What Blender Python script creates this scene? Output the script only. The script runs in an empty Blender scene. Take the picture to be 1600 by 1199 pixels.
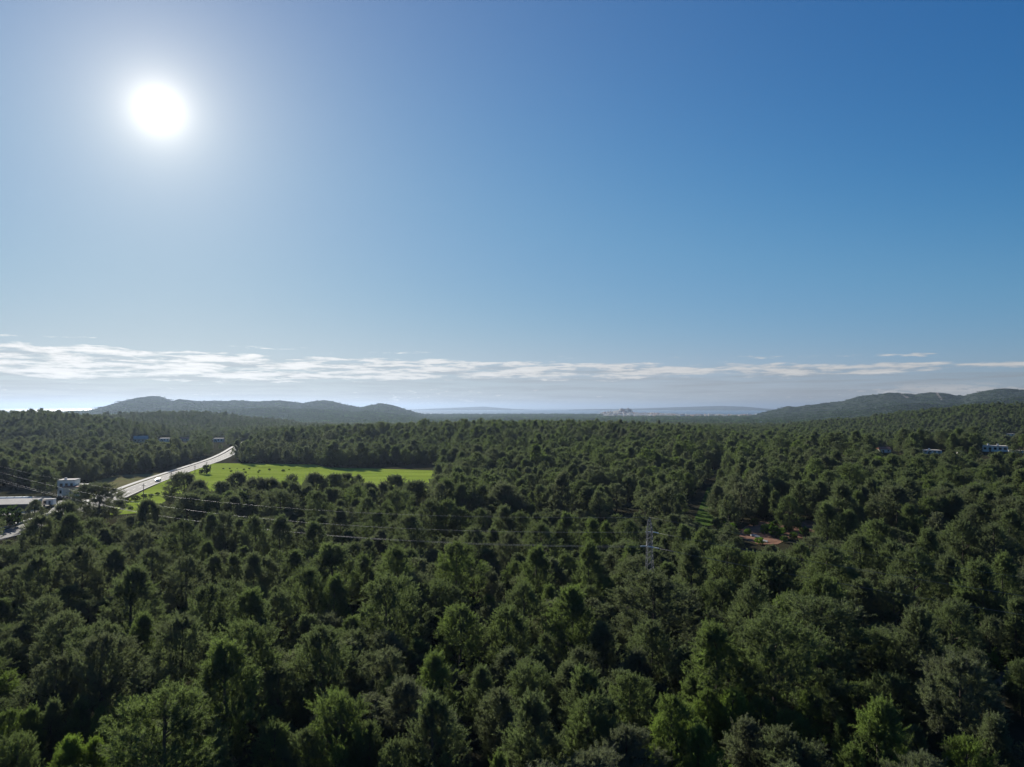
import bpy, math
import numpy as np
from mathutils import Vector

rng = np.random.default_rng(7)
scene = bpy.context.scene
COL = scene.collection

# ------------------------------------------------------------------ camera
F, HC = 1110.0, 36.0                      # focal length in photo pixels, camera height
TH = math.atan(37.5 / F)                  # tilted slightly above the horizon
cam_d = bpy.data.cameras.new('camera')
cam = bpy.data.objects.new('camera', cam_d)
COL.objects.link(cam)
cam.location = (0, 0, HC)
cam.rotation_euler = (math.pi / 2 + TH, 0, 0)
cam_d.sensor_width = 36
cam_d.lens = 36 * F / 1600
cam_d.clip_start = 1.0
cam_d.clip_end = 200000
scene.camera = cam

# ------------------------------------------------------------------ sky, sun, exposure
SUN = np.array([-0.42095, 0.83499, 0.35440]); SUN /= np.linalg.norm(SUN)
SUN_EL = math.asin(SUN[2]); SUN_AZ = math.atan2(SUN[0], SUN[1])
scene.view_settings.view_transform = 'Standard'
scene.view_settings.look = 'None'
scene.view_settings.gamma = 1
EXPO = 0.85
scene.view_settings.exposure = EXPO
scene.view_settings.use_curve_mapping = False
cy = scene.cycles
cy.max_bounces = 6; cy.diffuse_bounces = 4; cy.glossy_bounces = 2
cy.transmission_bounces = 3; cy.transparent_max_bounces = 4; cy.volume_bounces = 0
cy.sample_clamp_indirect = 4.0
cy.use_denoising = True

world = bpy.data.worlds.new('World')
scene.world = world
world.use_nodes = True
nt = world.node_tree
nt.nodes.clear()
_l = nt.links.new


def N(tree, typ, **kw):
    n = tree.nodes.new(typ)
    for k, v in kw.items():
        setattr(n, k, v)
    return n


def M(tree, op, a, b=None, c=None, clamp=False):
    n = tree.nodes.new('ShaderNodeMath'); n.operation = op; n.use_clamp = clamp
    for i, v in enumerate((a, b, c)):
        if v is None:
            continue
        if isinstance(v, (int, float)):
            n.inputs[i].default_value = v
        else:
            tree.links.new(v, n.inputs[i])
    return n.outputs[0]


def mixcol(tree, fac, a, b, blend='MIX'):
    n = tree.nodes.new('ShaderNodeMix'); n.data_type = 'RGBA'; n.blend_type = blend
    for s, v in ((n.inputs[0], fac), (n.inputs[6], a), (n.inputs[7], b)):
        if isinstance(v, (int, float)):
            s.default_value = v
        elif isinstance(v, tuple):
            s.default_value = v if len(v) == 4 else (*v, 1)
        else:
            tree.links.new(v, s)
    return n.outputs[2]


def sstep(tree, x, lo, hi):
    n = tree.nodes.new('ShaderNodeMapRange'); n.interpolation_type = 'SMOOTHSTEP'
    for s, v in ((n.inputs[0], x), (n.inputs[1], lo), (n.inputs[2], hi)):
        if isinstance(v, (int, float)):
            s.default_value = v
        else:
            tree.links.new(v, s)
    return n.outputs[0]


SKY_STRENGTH = 0.062
sky = N(nt, 'ShaderNodeTexSky', sky_type='NISHITA')
sky.sun_disc = False
sky.sun_elevation = SUN_EL
sky.sun_rotation = SUN_AZ
sky.altitude = 60
sky.air_density = 1.0
sky.dust_density = 0.03
sky.ozone_density = 2.5
tc = N(nt, 'ShaderNodeTexCoord')
sep = N(nt, 'ShaderNodeSeparateXYZ'); _l(tc.outputs['Generated'], sep.inputs[0])
X_, Y_, Z_ = sep.outputs
AZ_ = M(nt, 'ARCTAN2', X_, Y_)
# angle from the sun, in degrees
dt = N(nt, 'ShaderNodeVectorMath', operation='DOT_PRODUCT')
_l(tc.outputs['Generated'], dt.inputs[0]); dt.inputs[1].default_value = tuple(SUN)
ang = M(nt, 'MULTIPLY', M(nt, 'ARCCOSINE', M(nt, 'MINIMUM', dt.outputs['Value'], 0.999999)), 180 / math.pi)


def aur(sig, amp, power=1.0):
    q = M(nt, 'DIVIDE', ang, sig)
    if power != 1.0:
        q = M(nt, 'POWER', q, power)
    return M(nt, 'MULTIPLY', M(nt, 'EXPONENT', M(nt, 'MULTIPLY', q, -1.0)), amp)


aureole = M(nt, 'ADD', M(nt, 'ADD', aur(0.85, 28.0, 1.0), aur(3.3, 8.6)), aur(14.0, 2.6))
aur_col = N(nt, 'ShaderNodeVectorMath', operation='SCALE')
aur_col.inputs[0].default_value = (1.0, 0.90, 0.72); _l(aureole, aur_col.inputs[3])
# colour response of the sky: deeper blue aloft, softer shoulder towards the horizon
pre = N(nt, 'ShaderNodeVectorMath', operation='SCALE'); _l(sky.outputs[0], pre.inputs[0]); pre.inputs[3].default_value = SKY_STRENGTH
crv = N(nt, 'ShaderNodeRGBCurve'); _l(pre.outputs[0], crv.inputs['Color'])
for ci_, pts_c in enumerate(([(0, 0), (.078, .0212), (.178, .112), (.227, .153), (.497, .38), (.62, .43), (1.0, .62)],
                             [(0, 0), (.138, .138), (.28, .30), (.333, .335), (.617, .50), (1.0, .66)],
                             [(0, 0), (.15, .27), (.242, .376), (.41, .535), (.60, .60), (.72, .62), (1.0, .68)])):
    cc = crv.mapping.curves[ci_]
    cc.points[0].location = pts_c[0]; cc.points[1].location = pts_c[-1]
    for p_ in pts_c[1:-1]:
        cc.points.new(*p_)
crv.mapping.update()
post = N(nt, 'ShaderNodeVectorMath', operation='SCALE'); _l(crv.outputs[0], post.inputs[0]); post.inputs[3].default_value = 1 / SKY_STRENGTH
aur_warm = N(nt, 'ShaderNodeVectorMath', operation='SCALE')
aur_warm.inputs[0].default_value = (1.0, 0.60, 0.04); _l(aur(18.0, 2.7), aur_warm.inputs[3])
base_sky = mixcol(nt, 1.0, post.outputs[0], aur_col.outputs[0], 'ADD')
base_sky = mixcol(nt, 1.0, base_sky, aur_warm.outputs[0], 'ADD')


# cloud bank near the horizon, laid out by compass direction and height angle
def cloud_noise(sx, sz, off, detail=8, rough=0.58, scale=1.0):
    cmb = N(nt, 'ShaderNodeCombineXYZ')
    _l(M(nt, 'MULTIPLY', AZ_, sx), cmb.inputs[0]); _l(M(nt, 'MULTIPLY', Z_, sz), cmb.inputs[1])
    cmb.inputs[2].default_value = off
    n = N(nt, 'ShaderNodeTexNoise'); n.inputs['Scale'].default_value = scale
    n.inputs['Detail'].default_value = detail; n.inputs['Roughness'].default_value = rough
    n.inputs['Distortion'].default_value = 0.25
    _l(cmb.outputs[0], n.inputs['Vector'])
    return n.outputs[0]


sinaz = M(nt, 'SINE', AZ_)
top = M(nt, 'ADD', M(nt, 'MULTIPLY', sinaz, -0.0185), 0.0650)
bot = M(nt, 'ADD', M(nt, 'MULTIPLY', sinaz, 0.010), 0.0385)
wob = cloud_noise(7, 0, 3.1, 4)
wob2 = cloud_noise(5, 0, 13.7, 3)
bot = M(nt, 'ADD', bot, M(nt, 'MULTIPLY', M(nt, 'SUBTRACT', wob2, 0.5), 0.024))
top = M(nt, 'ADD', top, M(nt, 'MULTIPLY', M(nt, 'SUBTRACT', wob, 0.5), 0.016))
n1 = cloud_noise(15, 150, 0.0, 9, 0.56)
n2 = cloud_noise(55, 330, 9.0, 7, 0.6)
nz = M(nt, 'ADD', M(nt, 'MULTIPLY', n1, 0.70), M(nt, 'MULTIPLY', n2, 0.30))
band = M(nt, 'MULTIPLY', sstep(nt, Z_, M(nt, 'SUBTRACT', bot, 0.010), M(nt, 'ADD', bot, 0.006)),
         M(nt, 'SUBTRACT', 1.0, sstep(nt, Z_, M(nt, 'SUBTRACT', top, 0.004), M(nt, 'ADD', top, 0.006))))
thr = M(nt, 'SUBTRACT', 0.70, M(nt, 'MULTIPLY', band, 0.284))
mask = sstep(nt, nz, thr, M(nt, 'ADD', thr, 0.14))
mask = M(nt, 'MULTIPLY', mask, sstep(nt, band, 0.02, 0.35))
# thin separate streaks riding above the bank
s1 = cloud_noise(9, 130, 51.0, 8, 0.58)
up = M(nt, 'DIVIDE', M(nt, 'SUBTRACT', Z_, M(nt, 'ADD', top, 0.0085)), 0.0052)
upb = M(nt, 'EXPONENT', M(nt, 'MULTIPLY', M(nt, 'MULTIPLY', up, up), -1.0))
st = M(nt, 'ADD', M(nt, 'MULTIPLY', s1, 0.7), M(nt, 'MULTIPLY', n2, 0.3))
st = sstep(nt, st, M(nt, 'SUBTRACT', 0.74, M(nt, 'MULTIPLY', upb, 0.21)), M(nt, 'SUBTRACT', 0.84, M(nt, 'MULTIPLY', upb, 0.21)))
mask = M(nt, 'MAXIMUM', mask, M(nt, 'MULTIPLY', st, sstep(nt, upb, 0.05, 0.4)))
# low stratus veil under the bank, patchy
veil_n = cloud_noise(9, 170, 21.0, 5)
veil = M(nt, 'MULTIPLY', M(nt, 'SUBTRACT', 1.0, sstep(nt, Z_, M(nt, 'SUBTRACT', top, 0.012), top)),
         sstep(nt, veil_n, 0.33, 0.75))
veil = M(nt, 'MULTIPLY', veil, 0.55)
# small cumulus heads above the mountains
cu = cloud_noise(46, 260, 33.0, 8, 0.6)
cu_az = M(nt, 'ADD', M(nt, 'MULTIPLY', cloud_noise(5, 0, 40.0, 1), 0.25),
          M(nt, 'MULTIPLY', M(nt, 'EXPONENT', M(nt, 'MULTIPLY', M(nt, 'POWER', M(nt, 'DIVIDE', M(nt, 'SUBTRACT', AZ_, 0.545), 0.07), 2), -1)), 0.30))
cu_band = M(nt, 'SUBTRACT', 1.0, sstep(nt, Z_, 0.020, 0.034))
cu_thr = M(nt, 'SUBTRACT', 0.805, M(nt, 'ADD', cu_az, M(nt, 'MULTIPLY', cu_band, 0.08)))
cum = M(nt, 'MULTIPLY', sstep(nt, cu, cu_thr, M(nt, 'ADD', cu_thr, 0.08)), cu_band)
mask = M(nt, 'MAXIMUM', mask, M(nt, 'MULTIPLY', cum, 0.8))
near_sun = M(nt, 'EXPONENT', M(nt, 'DIVIDE', ang, -26.0))
cl_b = M(nt, 'ADD', 8.6, M(nt, 'MULTIPLY', near_sun, 16.0))
cl_b = M(nt, 'MULTIPLY', cl_b, M(nt, 'ADD', 0.45, M(nt, 'MULTIPLY', nz, 0.95)))
cl_col = N(nt, 'ShaderNodeVectorMath', operation='SCALE')
cl_col.inputs[0].default_value = (1.0, 0.985, 0.96); _l(cl_b, cl_col.inputs[3])
ve_b = M(nt, 'ADD', 3.7, M(nt, 'MULTIPLY', near_sun, 7.5))
ve_col = N(nt, 'ShaderNodeVectorMath', operation='SCALE')
ve_col.inputs[0].default_value = (0.95, 0.98, 1.0); _l(ve_b, ve_col.inputs[3])
c1 = mixcol(nt, veil, base_sky, ve_col.outputs[0])
c2 = mixcol(nt, M(nt, 'MULTIPLY', mask, 0.85), c1, cl_col.outputs[0])
c3 = N(nt, 'ShaderNodeVectorMath', operation='SCALE'); _l(c2, c3.inputs[0]); c3.inputs[3].default_value = 2.0 ** -EXPO
bg = N(nt, 'ShaderNodeBackground'); bg.inputs[1].default_value = SKY_STRENGTH
_l(c3.outputs[0], bg.inputs[0])
wo = N(nt, 'ShaderNodeOutputWorld'); _l(bg.outputs[0], wo.inputs[0])
world.cycles.sampling_method = 'MANUAL'
world.cycles.sample_map_resolution = 1024

sun_d = bpy.data.lights.new('sun', 'SUN')
sun_d.energy = 5.0; sun_d.angle = math.radians(0.55); sun_d.color = (1.0, 0.94, 0.84)
sun = bpy.data.objects.new('sun', sun_d); COL.objects.link(sun)
sun.rotation_euler = Vector(SUN).to_track_quat('Z', 'Y').to_euler()


# ------------------------------------------------------------------ helpers
def ray(x, y):
    return np.array([x - 800, F * math.cos(TH) - (599.5 - y) * math.sin(TH), F * math.sin(TH) + (599.5 - y) * math.cos(TH)])


def on_plane(x, y, z=0.0):
    """Where the sight line of a photo pixel meets the level z."""
    r = ray(x, y); t = (z - HC) / r[2]
    return np.array([r[0] * t, r[1] * t, z])


def at_depth(x, y, d):
    r = ray(x, y)
    return np.array([0, 0, HC]) + r * d / r[1]


def on_ground(x, y, d0=60.0, d1=6500.0):
    """First point of the terrain along the sight line of a photo pixel."""
    r = ray(x, y); d = np.geomspace(d0, d1, 1600)
    P = np.array([0, 0, HC]) + r[None, :] * (d / r[1])[:, None]
    k = np.where(P[:, 2] <= terrain(P[:, 0], P[:, 1]))[0]
    i = k[0] if len(k) else len(d) - 1
    return P[i]


def proj(P):
    P = np.asarray(P, float); dx, dy, dz = P[..., 0], P[..., 1], P[..., 2] - HC
    f = dy * math.cos(TH) + dz * math.sin(TH); u = -dy * math.sin(TH) + dz * math.cos(TH)
    f = np.where(f < 1, 1, f)
    return 800 + F * dx / f, 599.5 - F * u / f


def hash2(ix, iy, seed):
    h = (ix.astype(np.int64) * 374761393 + iy.astype(np.int64) * 668265263 + seed * 1442695041) & 0x7fffffff
    h = (h ^ (h >> 13)) * 1274126177 & 0x7fffffff
    return ((h ^ (h >> 16)) & 0xffff) / 65535.0


def vnoise(x, y, seed=0):
    ix, iy = np.floor(x), np.floor(y); fx, fy = x - ix, y - iy
    fx = fx * fx * (3 - 2 * fx); fy = fy * fy * (3 - 2 * fy)
    a, b = hash2(ix, iy, seed), hash2(ix + 1, iy, seed)
    c, d = hash2(ix, iy + 1, seed), hash2(ix + 1, iy + 1, seed)
    return (a + (b - a) * fx) + ((c + (d - c) * fx) - (a + (b - a) * fx)) * fy


def fbm(x, y, seed=0, oct=4):
    s = 0; a = 0.5
    for i in range(oct):
        s = s + a * vnoise(x * 2 ** i, y * 2 ** i, seed + i * 17); a *= 0.5
    return s / (1 - 0.5 ** oct)


def smooth(x, lo, hi):
    t = np.clip((x - lo) / (hi - lo), 0, 1)
    return t * t * (3 - 2 * t)


def in_poly(px, py, poly):
    px, py = np.asarray(px, float), np.asarray(py, float)
    r = np.zeros(px.shape, bool); n = len(poly); j = n - 1
    for i in range(n):
        xi, yi = poly[i]; xj, yj = poly[j]
        c = ((yi > py) != (yj > py)) & (px < (xj - xi) * (py - yi) / ((yj - yi) or 1e-9) + xi)
        r ^= c; j = i
    return r


def mesh_np(name, V, Fc, smooth_sh=False):
    """V (n,3); Fc (m,k) with k = 3 or 4, or a list of index tuples."""
    me = bpy.data.meshes.new(name)
    if isinstance(Fc, list):
        me.from_pydata([tuple(map(float, v)) for v in V], [], Fc)
    else:
        V = np.asarray(V, np.float32); Fc = np.asarray(Fc, np.int32); k = Fc.shape[1]
        me.vertices.add(len(V)); me.vertices.foreach_set('co', V.ravel())
        me.loops.add(Fc.size); me.loops.foreach_set('vertex_index', Fc.ravel())
        me.polygons.add(len(Fc))
        me.polygons.foreach_set('loop_start', np.arange(0, Fc.size, k, dtype=np.int32))
        me.update(calc_edges=True)
    if smooth_sh:
        me.polygons.foreach_set('use_smooth', [True] * len(me.polygons))
    me.update()
    return me


class MB:
    """Collects boxes, tubes and sheets into one mesh."""
    def __init__(self):
        self.v = []; self.f = []

    def add(self, vs, fs):
        o = len(self.v); self.v += [tuple(map(float, p)) for p in vs]; self.f += [tuple(i + o for i in f) for f in fs]
        return self

    def box(self, x0, x1, y0, y1, z0, z1):
        v = [(x0, y0, z0), (x1, y0, z0), (x1, y1, z0), (x0, y1, z0), (x0, y0, z1), (x1, y0, z1), (x1, y1, z1), (x0, y1, z1)]
        return self.add(v, [(3, 2, 1, 0), (4, 5, 6, 7), (0, 1, 5, 4), (1, 2, 6, 5), (2, 3, 7, 6), (3, 0, 4, 7)])

    def tube(self, pts, rad, n=6, cap=True):
        pts = [Vector(p) for p in pts]
        rads = rad if isinstance(rad, (list, tuple, np.ndarray)) else [rad] * len(pts)
        vs = []; fs = []
        for i, p in enumerate(pts):
            d = (pts[min(i + 1, len(pts) - 1)] - pts[max(i - 1, 0)]).normalized()
            a = Vector((0, 0, 1)) if abs(d.z) < 0.9 else Vector((1, 0, 0))
            u = d.cross(a).normalized(); w = d.cross(u)
            for k in range(n):
                t = 2 * math.pi * k / n
                vs.append(p + (u * math.cos(t) + w * math.sin(t)) * rads[i])
        for i in range(len(pts) - 1):
            for k in range(n):
                fs.append((i * n + k, i * n + (k + 1) % n, (i + 1) * n + (k + 1) % n, (i + 1) * n + k))
        if cap:
            fs.append(tuple(range(n))[::-1]); fs.append(tuple((len(pts) - 1) * n + k for k in range(n)))
        return self.add(vs, fs)

    def build(self, name, mat, parent=None, sm=False):
        me = mesh_np(name, self.v, self.f, sm); me.materials.append(mat)
        return link(name, me, parent)


def link(name, data, parent=None):
    o = bpy.data.objects.new(name, data); COL.objects.link(o)
    if parent is not None:
        o.parent = parent
    return o


def tag(o, label=None, cat=None, group=None, kind=None):
    for k, v in (('label', label), ('category', cat), ('group', group), ('kind', kind)):
        if v:
            o[k] = v
    return o


def empty(name, loc, rz=0.0):
    o = link(name, None); o.location = loc; o.rotation_euler = (0, 0, rz); o.empty_display_size = 0.5
    return o


# ------------------------------------------------------------------ materials
def new_mat(name):
    m = bpy.data.materials.new(name); m.use_nodes = True
    t = m.node_tree; b = t.nodes['Principled BSDF']
    return m, t, b


def noise_node(t, scale, detail=5, rough=0.55, coord='Object', vec=None):
    n = t.nodes.new('ShaderNodeTexNoise'); n.inputs['Scale'].default_value = scale
    n.inputs['Detail'].default_value = detail; n.inputs['Roughness'].default_value = rough
    if vec is None:
        c = t.nodes.new('ShaderNodeTexCoord'); vec = c.outputs[coord]
    t.links.new(vec, n.inputs['Vector'])
    return n.outputs[0]


def ramp(t, fac, stops):
    r = t.nodes.new('ShaderNodeValToRGB'); e = r.color_ramp.elements
    while len(e) < len(stops):
        e.new(0.5)
    for el, (p, c) in zip(e, stops):
        el.position = p; el.color = (*c, 1)
    t.links.new(fac, r.inputs[0])
    return r.outputs[0]


def simple(name, c, rough=0.8, var=0.18, scale=1.5, metal=0.0, spec=0.3):
    m, t, b = new_mat(name)
    n = noise_node(t, scale)
    col = ramp(t, n, [(0.25, tuple(v * (1 - var) for v in c)), (0.75, tuple(min(1, v * (1 + var)) for v in c))])
    t.links.new(col, b.inputs['Base Color'])
    b.inputs['Roughness'].default_value = rough; b.inputs['Metallic'].default_value = metal
    b.inputs['Specular IOR Level'].default_value = spec
    return m


def foliage_mat(name, stops, trans=0.5):
    m, t, b = new_mat(name)
    at = t.nodes.new('ShaderNodeAttribute'); at.attribute_type = 'INSTANCER'; at.attribute_name = 'tint'
    oi = t.nodes.new('ShaderNodeObjectInfo')
    lo = t.nodes.new('ShaderNodeAttribute'); lo.attribute_name = 'lobe'
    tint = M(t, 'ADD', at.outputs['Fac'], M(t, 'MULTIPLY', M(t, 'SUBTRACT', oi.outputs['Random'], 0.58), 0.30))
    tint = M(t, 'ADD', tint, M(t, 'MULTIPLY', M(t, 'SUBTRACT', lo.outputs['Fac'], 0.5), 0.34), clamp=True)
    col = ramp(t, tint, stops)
    val = M(t, 'ADD', 0.72, M(t, 'MULTIPLY', lo.outputs['Fac'], 0.56))
    sc = t.nodes.new('ShaderNodeVectorMath'); sc.operation = 'SCALE'
    t.links.new(col, sc.inputs[0]); t.links.new(val, sc.inputs[3])
    col = sc.outputs[0]
    t.links.new(col, b.inputs['Base Color'])
    b.inputs['Roughness'].default_value = 0.75; b.inputs['Specular IOR Level'].default_value = 0.12
    tr = t.nodes.new('ShaderNodeBsdfTranslucent')
    tc2 = t.nodes.new('ShaderNodeVectorMath'); tc2.operation = 'MULTIPLY'
    t.links.new(col, tc2.inputs[0]); tc2.inputs[1].default_value = (1.25, 1.40, 0.75)
    t.links.new(tc2.outputs[0], tr.inputs['Color'])
    mx = t.nodes.new('ShaderNodeMixShader'); mx.inputs[0].default_value = trans
    t.links.new(b.outputs[0], mx.inputs[1]); t.links.new(tr.outputs[0], mx.inputs[2])
    t.links.new(mx.outputs[0], t.nodes['Material Output'].inputs['Surface'])
    return m


MAT = {}
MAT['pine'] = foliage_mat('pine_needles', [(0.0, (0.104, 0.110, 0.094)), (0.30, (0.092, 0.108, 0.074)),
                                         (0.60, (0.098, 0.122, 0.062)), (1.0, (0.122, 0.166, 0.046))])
MAT['shrub'] = foliage_mat('shrub_leaves', [(0.0, (0.030, 0.042, 0.022)), (0.5, (0.050, 0.085, 0.025)), (1.0, (0.12, 0.20, 0.03))])
MAT['bark'] = simple('pine_bark', (0.085, 0.068, 0.055), 0.95, 0.35, 3.0)
MAT['white'] = simple('white_render', (0.74, 0.70, 0.64), 0.9, 0.06, 0.6, spec=0.1)
MAT['roofpale'] = simple('pale_flat_roof', (0.46, 0.43, 0.38), 0.95, 0.15, 0.5, spec=0.05)
MAT['tile'] = simple('clay_tile', (0.30, 0.14, 0.09), 0.9, 0.25, 1.5)
MAT['glassdark'] = simple('window_glass', (0.03, 0.035, 0.04), 0.12, 0.1, 1.0, spec=0.6)
MAT['wood'] = simple('weathered_wood', (0.13, 0.105, 0.085), 0.95, 0.3, 2.0)
MAT['steel'] = simple('galvanised_steel', (0.15, 0.155, 0.16), 0.75, 0.15, 2.0, metal=0.2)
MAT['insul'] = simple('glass_insulator', (0.62, 0.66, 0.66), 0.15, 0.05, 2.0, spec=0.8)
MAT['wire'] = simple('aluminium_wire', (0.26, 0.26, 0.27), 0.6, 0.05, 1.0, metal=0.4)
MAT['concrete'] = simple('pale_concrete', (0.40, 0.385, 0.35), 0.9, 0.14, 0.4, spec=0.1)
MAT['gravel'] = simple('pale_gravel', (0.30, 0.285, 0.25), 0.95, 0.25, 0.15, spec=0.05)
MAT['green'] = simple('green_paint', (0.02, 0.22, 0.09), 0.5, 0.12, 1.0)
MAT['teal'] = simple('teal_sheet', (0.26, 0.29, 0.25), 0.8, 0.15, 0.5)
MAT['polythene'] = simple('polytunnel_sheet', (0.58, 0.64, 0.60), 0.35, 0.1, 0.8)
MAT['tyre'] = simple('tyre_rubber', (0.02, 0.02, 0.02), 0.9)
MAT['carpaint'] = simple('silver_car_paint', (0.42, 0.43, 0.45), 0.3, 0.03, 1.0, metal=0.4, spec=0.6)
MAT['brick_earth'] = simple('red_earth', (0.20, 0.115, 0.078), 0.95, 0.55, 0.30, spec=0.0)
MAT['debris'] = simple('pale_debris', (0.34, 0.33, 0.30), 0.7, 0.1)
MAT['paint'] = simple('road_paint', (0.42, 0.42, 0.40), 0.8, 0.25, 0.8)


def ground_mat():
    m, t, b = new_mat('forest_floor')
    c = t.nodes.new('ShaderNodeTexCoord'); p = c.outputs['Object']
    n1_ = noise_node(t, 0.03, 6, 0.6, vec=p); n2_ = noise_node(t, 0.9, 5, 0.6, vec=p)
    near = ramp(t, n1_, [(0.35, (0.026, 0.030, 0.016)), (0.5, (0.034, 0.030, 0.020)), (0.7, (0.044, 0.050, 0.022))])
    near = mixcol(t, 0.5, near, ramp(t, n2_, [(0.3, (0.018, 0.02, 0.012)), (0.7, (0.05, 0.048, 0.03))]))
    n3 = noise_node(t, 0.004, 6, 0.62, vec=p); n4 = noise_node(t, 0.03, 4, 0.6, vec=p)
    far = ramp(t, n3, [(0.40, (0.028, 0.042, 0.026)), (0.56, (0.040, 0.056, 0.030)), (0.64, (0.085, 0.095, 0.050)), (0.72, (0.12, 0.115, 0.075))])
    far = mixcol(t, 0.5, far, ramp(t, n4, [(0.35, (0.02, 0.032, 0.02)), (0.65, (0.055, 0.07, 0.038))]))
    vl = t.nodes.new('ShaderNodeVectorMath'); vl.operation = 'LENGTH'; t.links.new(p, vl.inputs[0])
    t.links.new(mixcol(t, sstep(t, vl.outputs['Value'], 800.0, 1400.0), near, far), b.inputs['Base Color'])
    b.inputs['Roughness'].default_value = 1.0; b.inputs['Specular IOR Level'].default_value = 0.0
    return m


def hill_mat(name, scar=None, base=1.0):
    m, t, b = new_mat(name)
    c = t.nodes.new('ShaderNodeTexCoord'); p = c.outputs['Object']
    a = noise_node(t, 0.006, 6, 0.65, vec=p); d = noise_node(t, 0.05, 4, 0.65, vec=p)
    col = mixcol(t, 0.55, ramp(t, a, [(0.35, (0.030, 0.044, 0.028)), (0.55, (0.045, 0.060, 0.035)), (0.72, (0.085, 0.085, 0.055))]),
                 ramp(t, d, [(0.35, (0.018, 0.028, 0.018)), (0.68, (0.070, 0.085, 0.048))]))
    if scar:
        at = t.nodes.new('ShaderNodeAttribute'); at.attribute_name = 'scar'
        n = noise_node(t, 0.02, 5, 0.7, vec=p)
        k = sstep(t, M(t, 'ADD', at.outputs['Fac'], M(t, 'MULTIPLY', M(t, 'SUBTRACT', n, 0.5), 0.9)), 0.45, 0.75)
        col = mixcol(t, k, col, (0.27, 0.225, 0.18))
    t.links.new(col, b.inputs['Base Color'])
    b.inputs['Roughness'].default_value = 1.0; b.inputs['Specular IOR Level'].default_value = 0.0
    bp = t.nodes.new('ShaderNodeBump'); bp.inputs['Strength'].default_value = 0.9; bp.inputs['Distance'].default_value = 12
    t.links.new(d, bp.inputs['Height']); t.links.new(bp.outputs[0], b.inputs['Normal'])
    return m


def asphalt_mat():
    m, t, b = new_mat('asphalt')
    c = t.nodes.new('ShaderNodeTexCoord'); p = c.outputs['Object']
    n = noise_node(t, 0.35, 6, 0.6, vec=p); n2_ = noise_node(t, 0.05, 4, 0.5, vec=p)
    t.links.new(mixcol(t, 0.5, ramp(t, n, [(0.3, (0.075, 0.073, 0.07)), (0.7, (0.14, 0.135, 0.13))]),
                       ramp(t, n2_, [(0.35, (0.09, 0.088, 0.085)), (0.65, (0.15, 0.145, 0.14))])), b.inputs['Base Color'])
    b.inputs['Roughness'].default_value = 0.9; b.inputs['Specular IOR Level'].default_value = 0.15
    return m


def grass_mat(name, a, bcol, c3):
    m, t, b = new_mat(name)
    c = t.nodes.new('ShaderNodeTexCoord'); p = c.outputs['Object']
    mp = t.nodes.new('ShaderNodeMapping'); mp.inputs['Scale'].default_value = (0.25, 1.0, 1.0); mp.inputs['Rotation'].default_value = (0, 0, 0.2)
    t.links.new(p, mp.inputs[0])
    n = noise_node(t, 0.09, 6, 0.65, vec=mp.outputs[0]); n2_ = noise_node(t, 0.7, 4, 0.7, vec=p)
    col = ramp(t, n, [(0.3, a), (0.5, bcol), (0.72, c3)])
    sc = t.nodes.new('ShaderNodeVectorMath'); sc.operation = 'SCALE'
    t.links.new(col, sc.inputs[0]); t.links.new(M(t, 'ADD', M(t, 'ADD', 0.02, M(t, 'MULTIPLY', n2_, 0.9)), M(t, 'MULTIPLY', noise_node(t, 0.06, 6, 0.65, vec=mp.outputs[0]), 1.05)), sc.inputs[3])
    t.links.new(sc.outputs[0], b.inputs['Base Color'])
    b.inputs['Roughness'].default_value = 1.0; b.inputs['Specular IOR Level'].default_value = 0.0
    return m


MAT['ground'] = ground_mat()
MAT['asphalt'] = asphalt_mat()
MAT['meadow'] = grass_mat('meadow_grass', (0.145, 0.205, 0.03), (0.20, 0.265, 0.04), (0.25, 0.29, 0.065))
MAT['dry'] = grass_mat('dry_grass', (0.10, 0.095, 0.05), (0.15, 0.135, 0.07), (0.15, 0.17, 0.07))
MAT['turf'] = grass_mat('valley_grass', (0.040, 0.062, 0.018), (0.055, 0.092, 0.022), (0.085, 0.115, 0.035))


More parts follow.
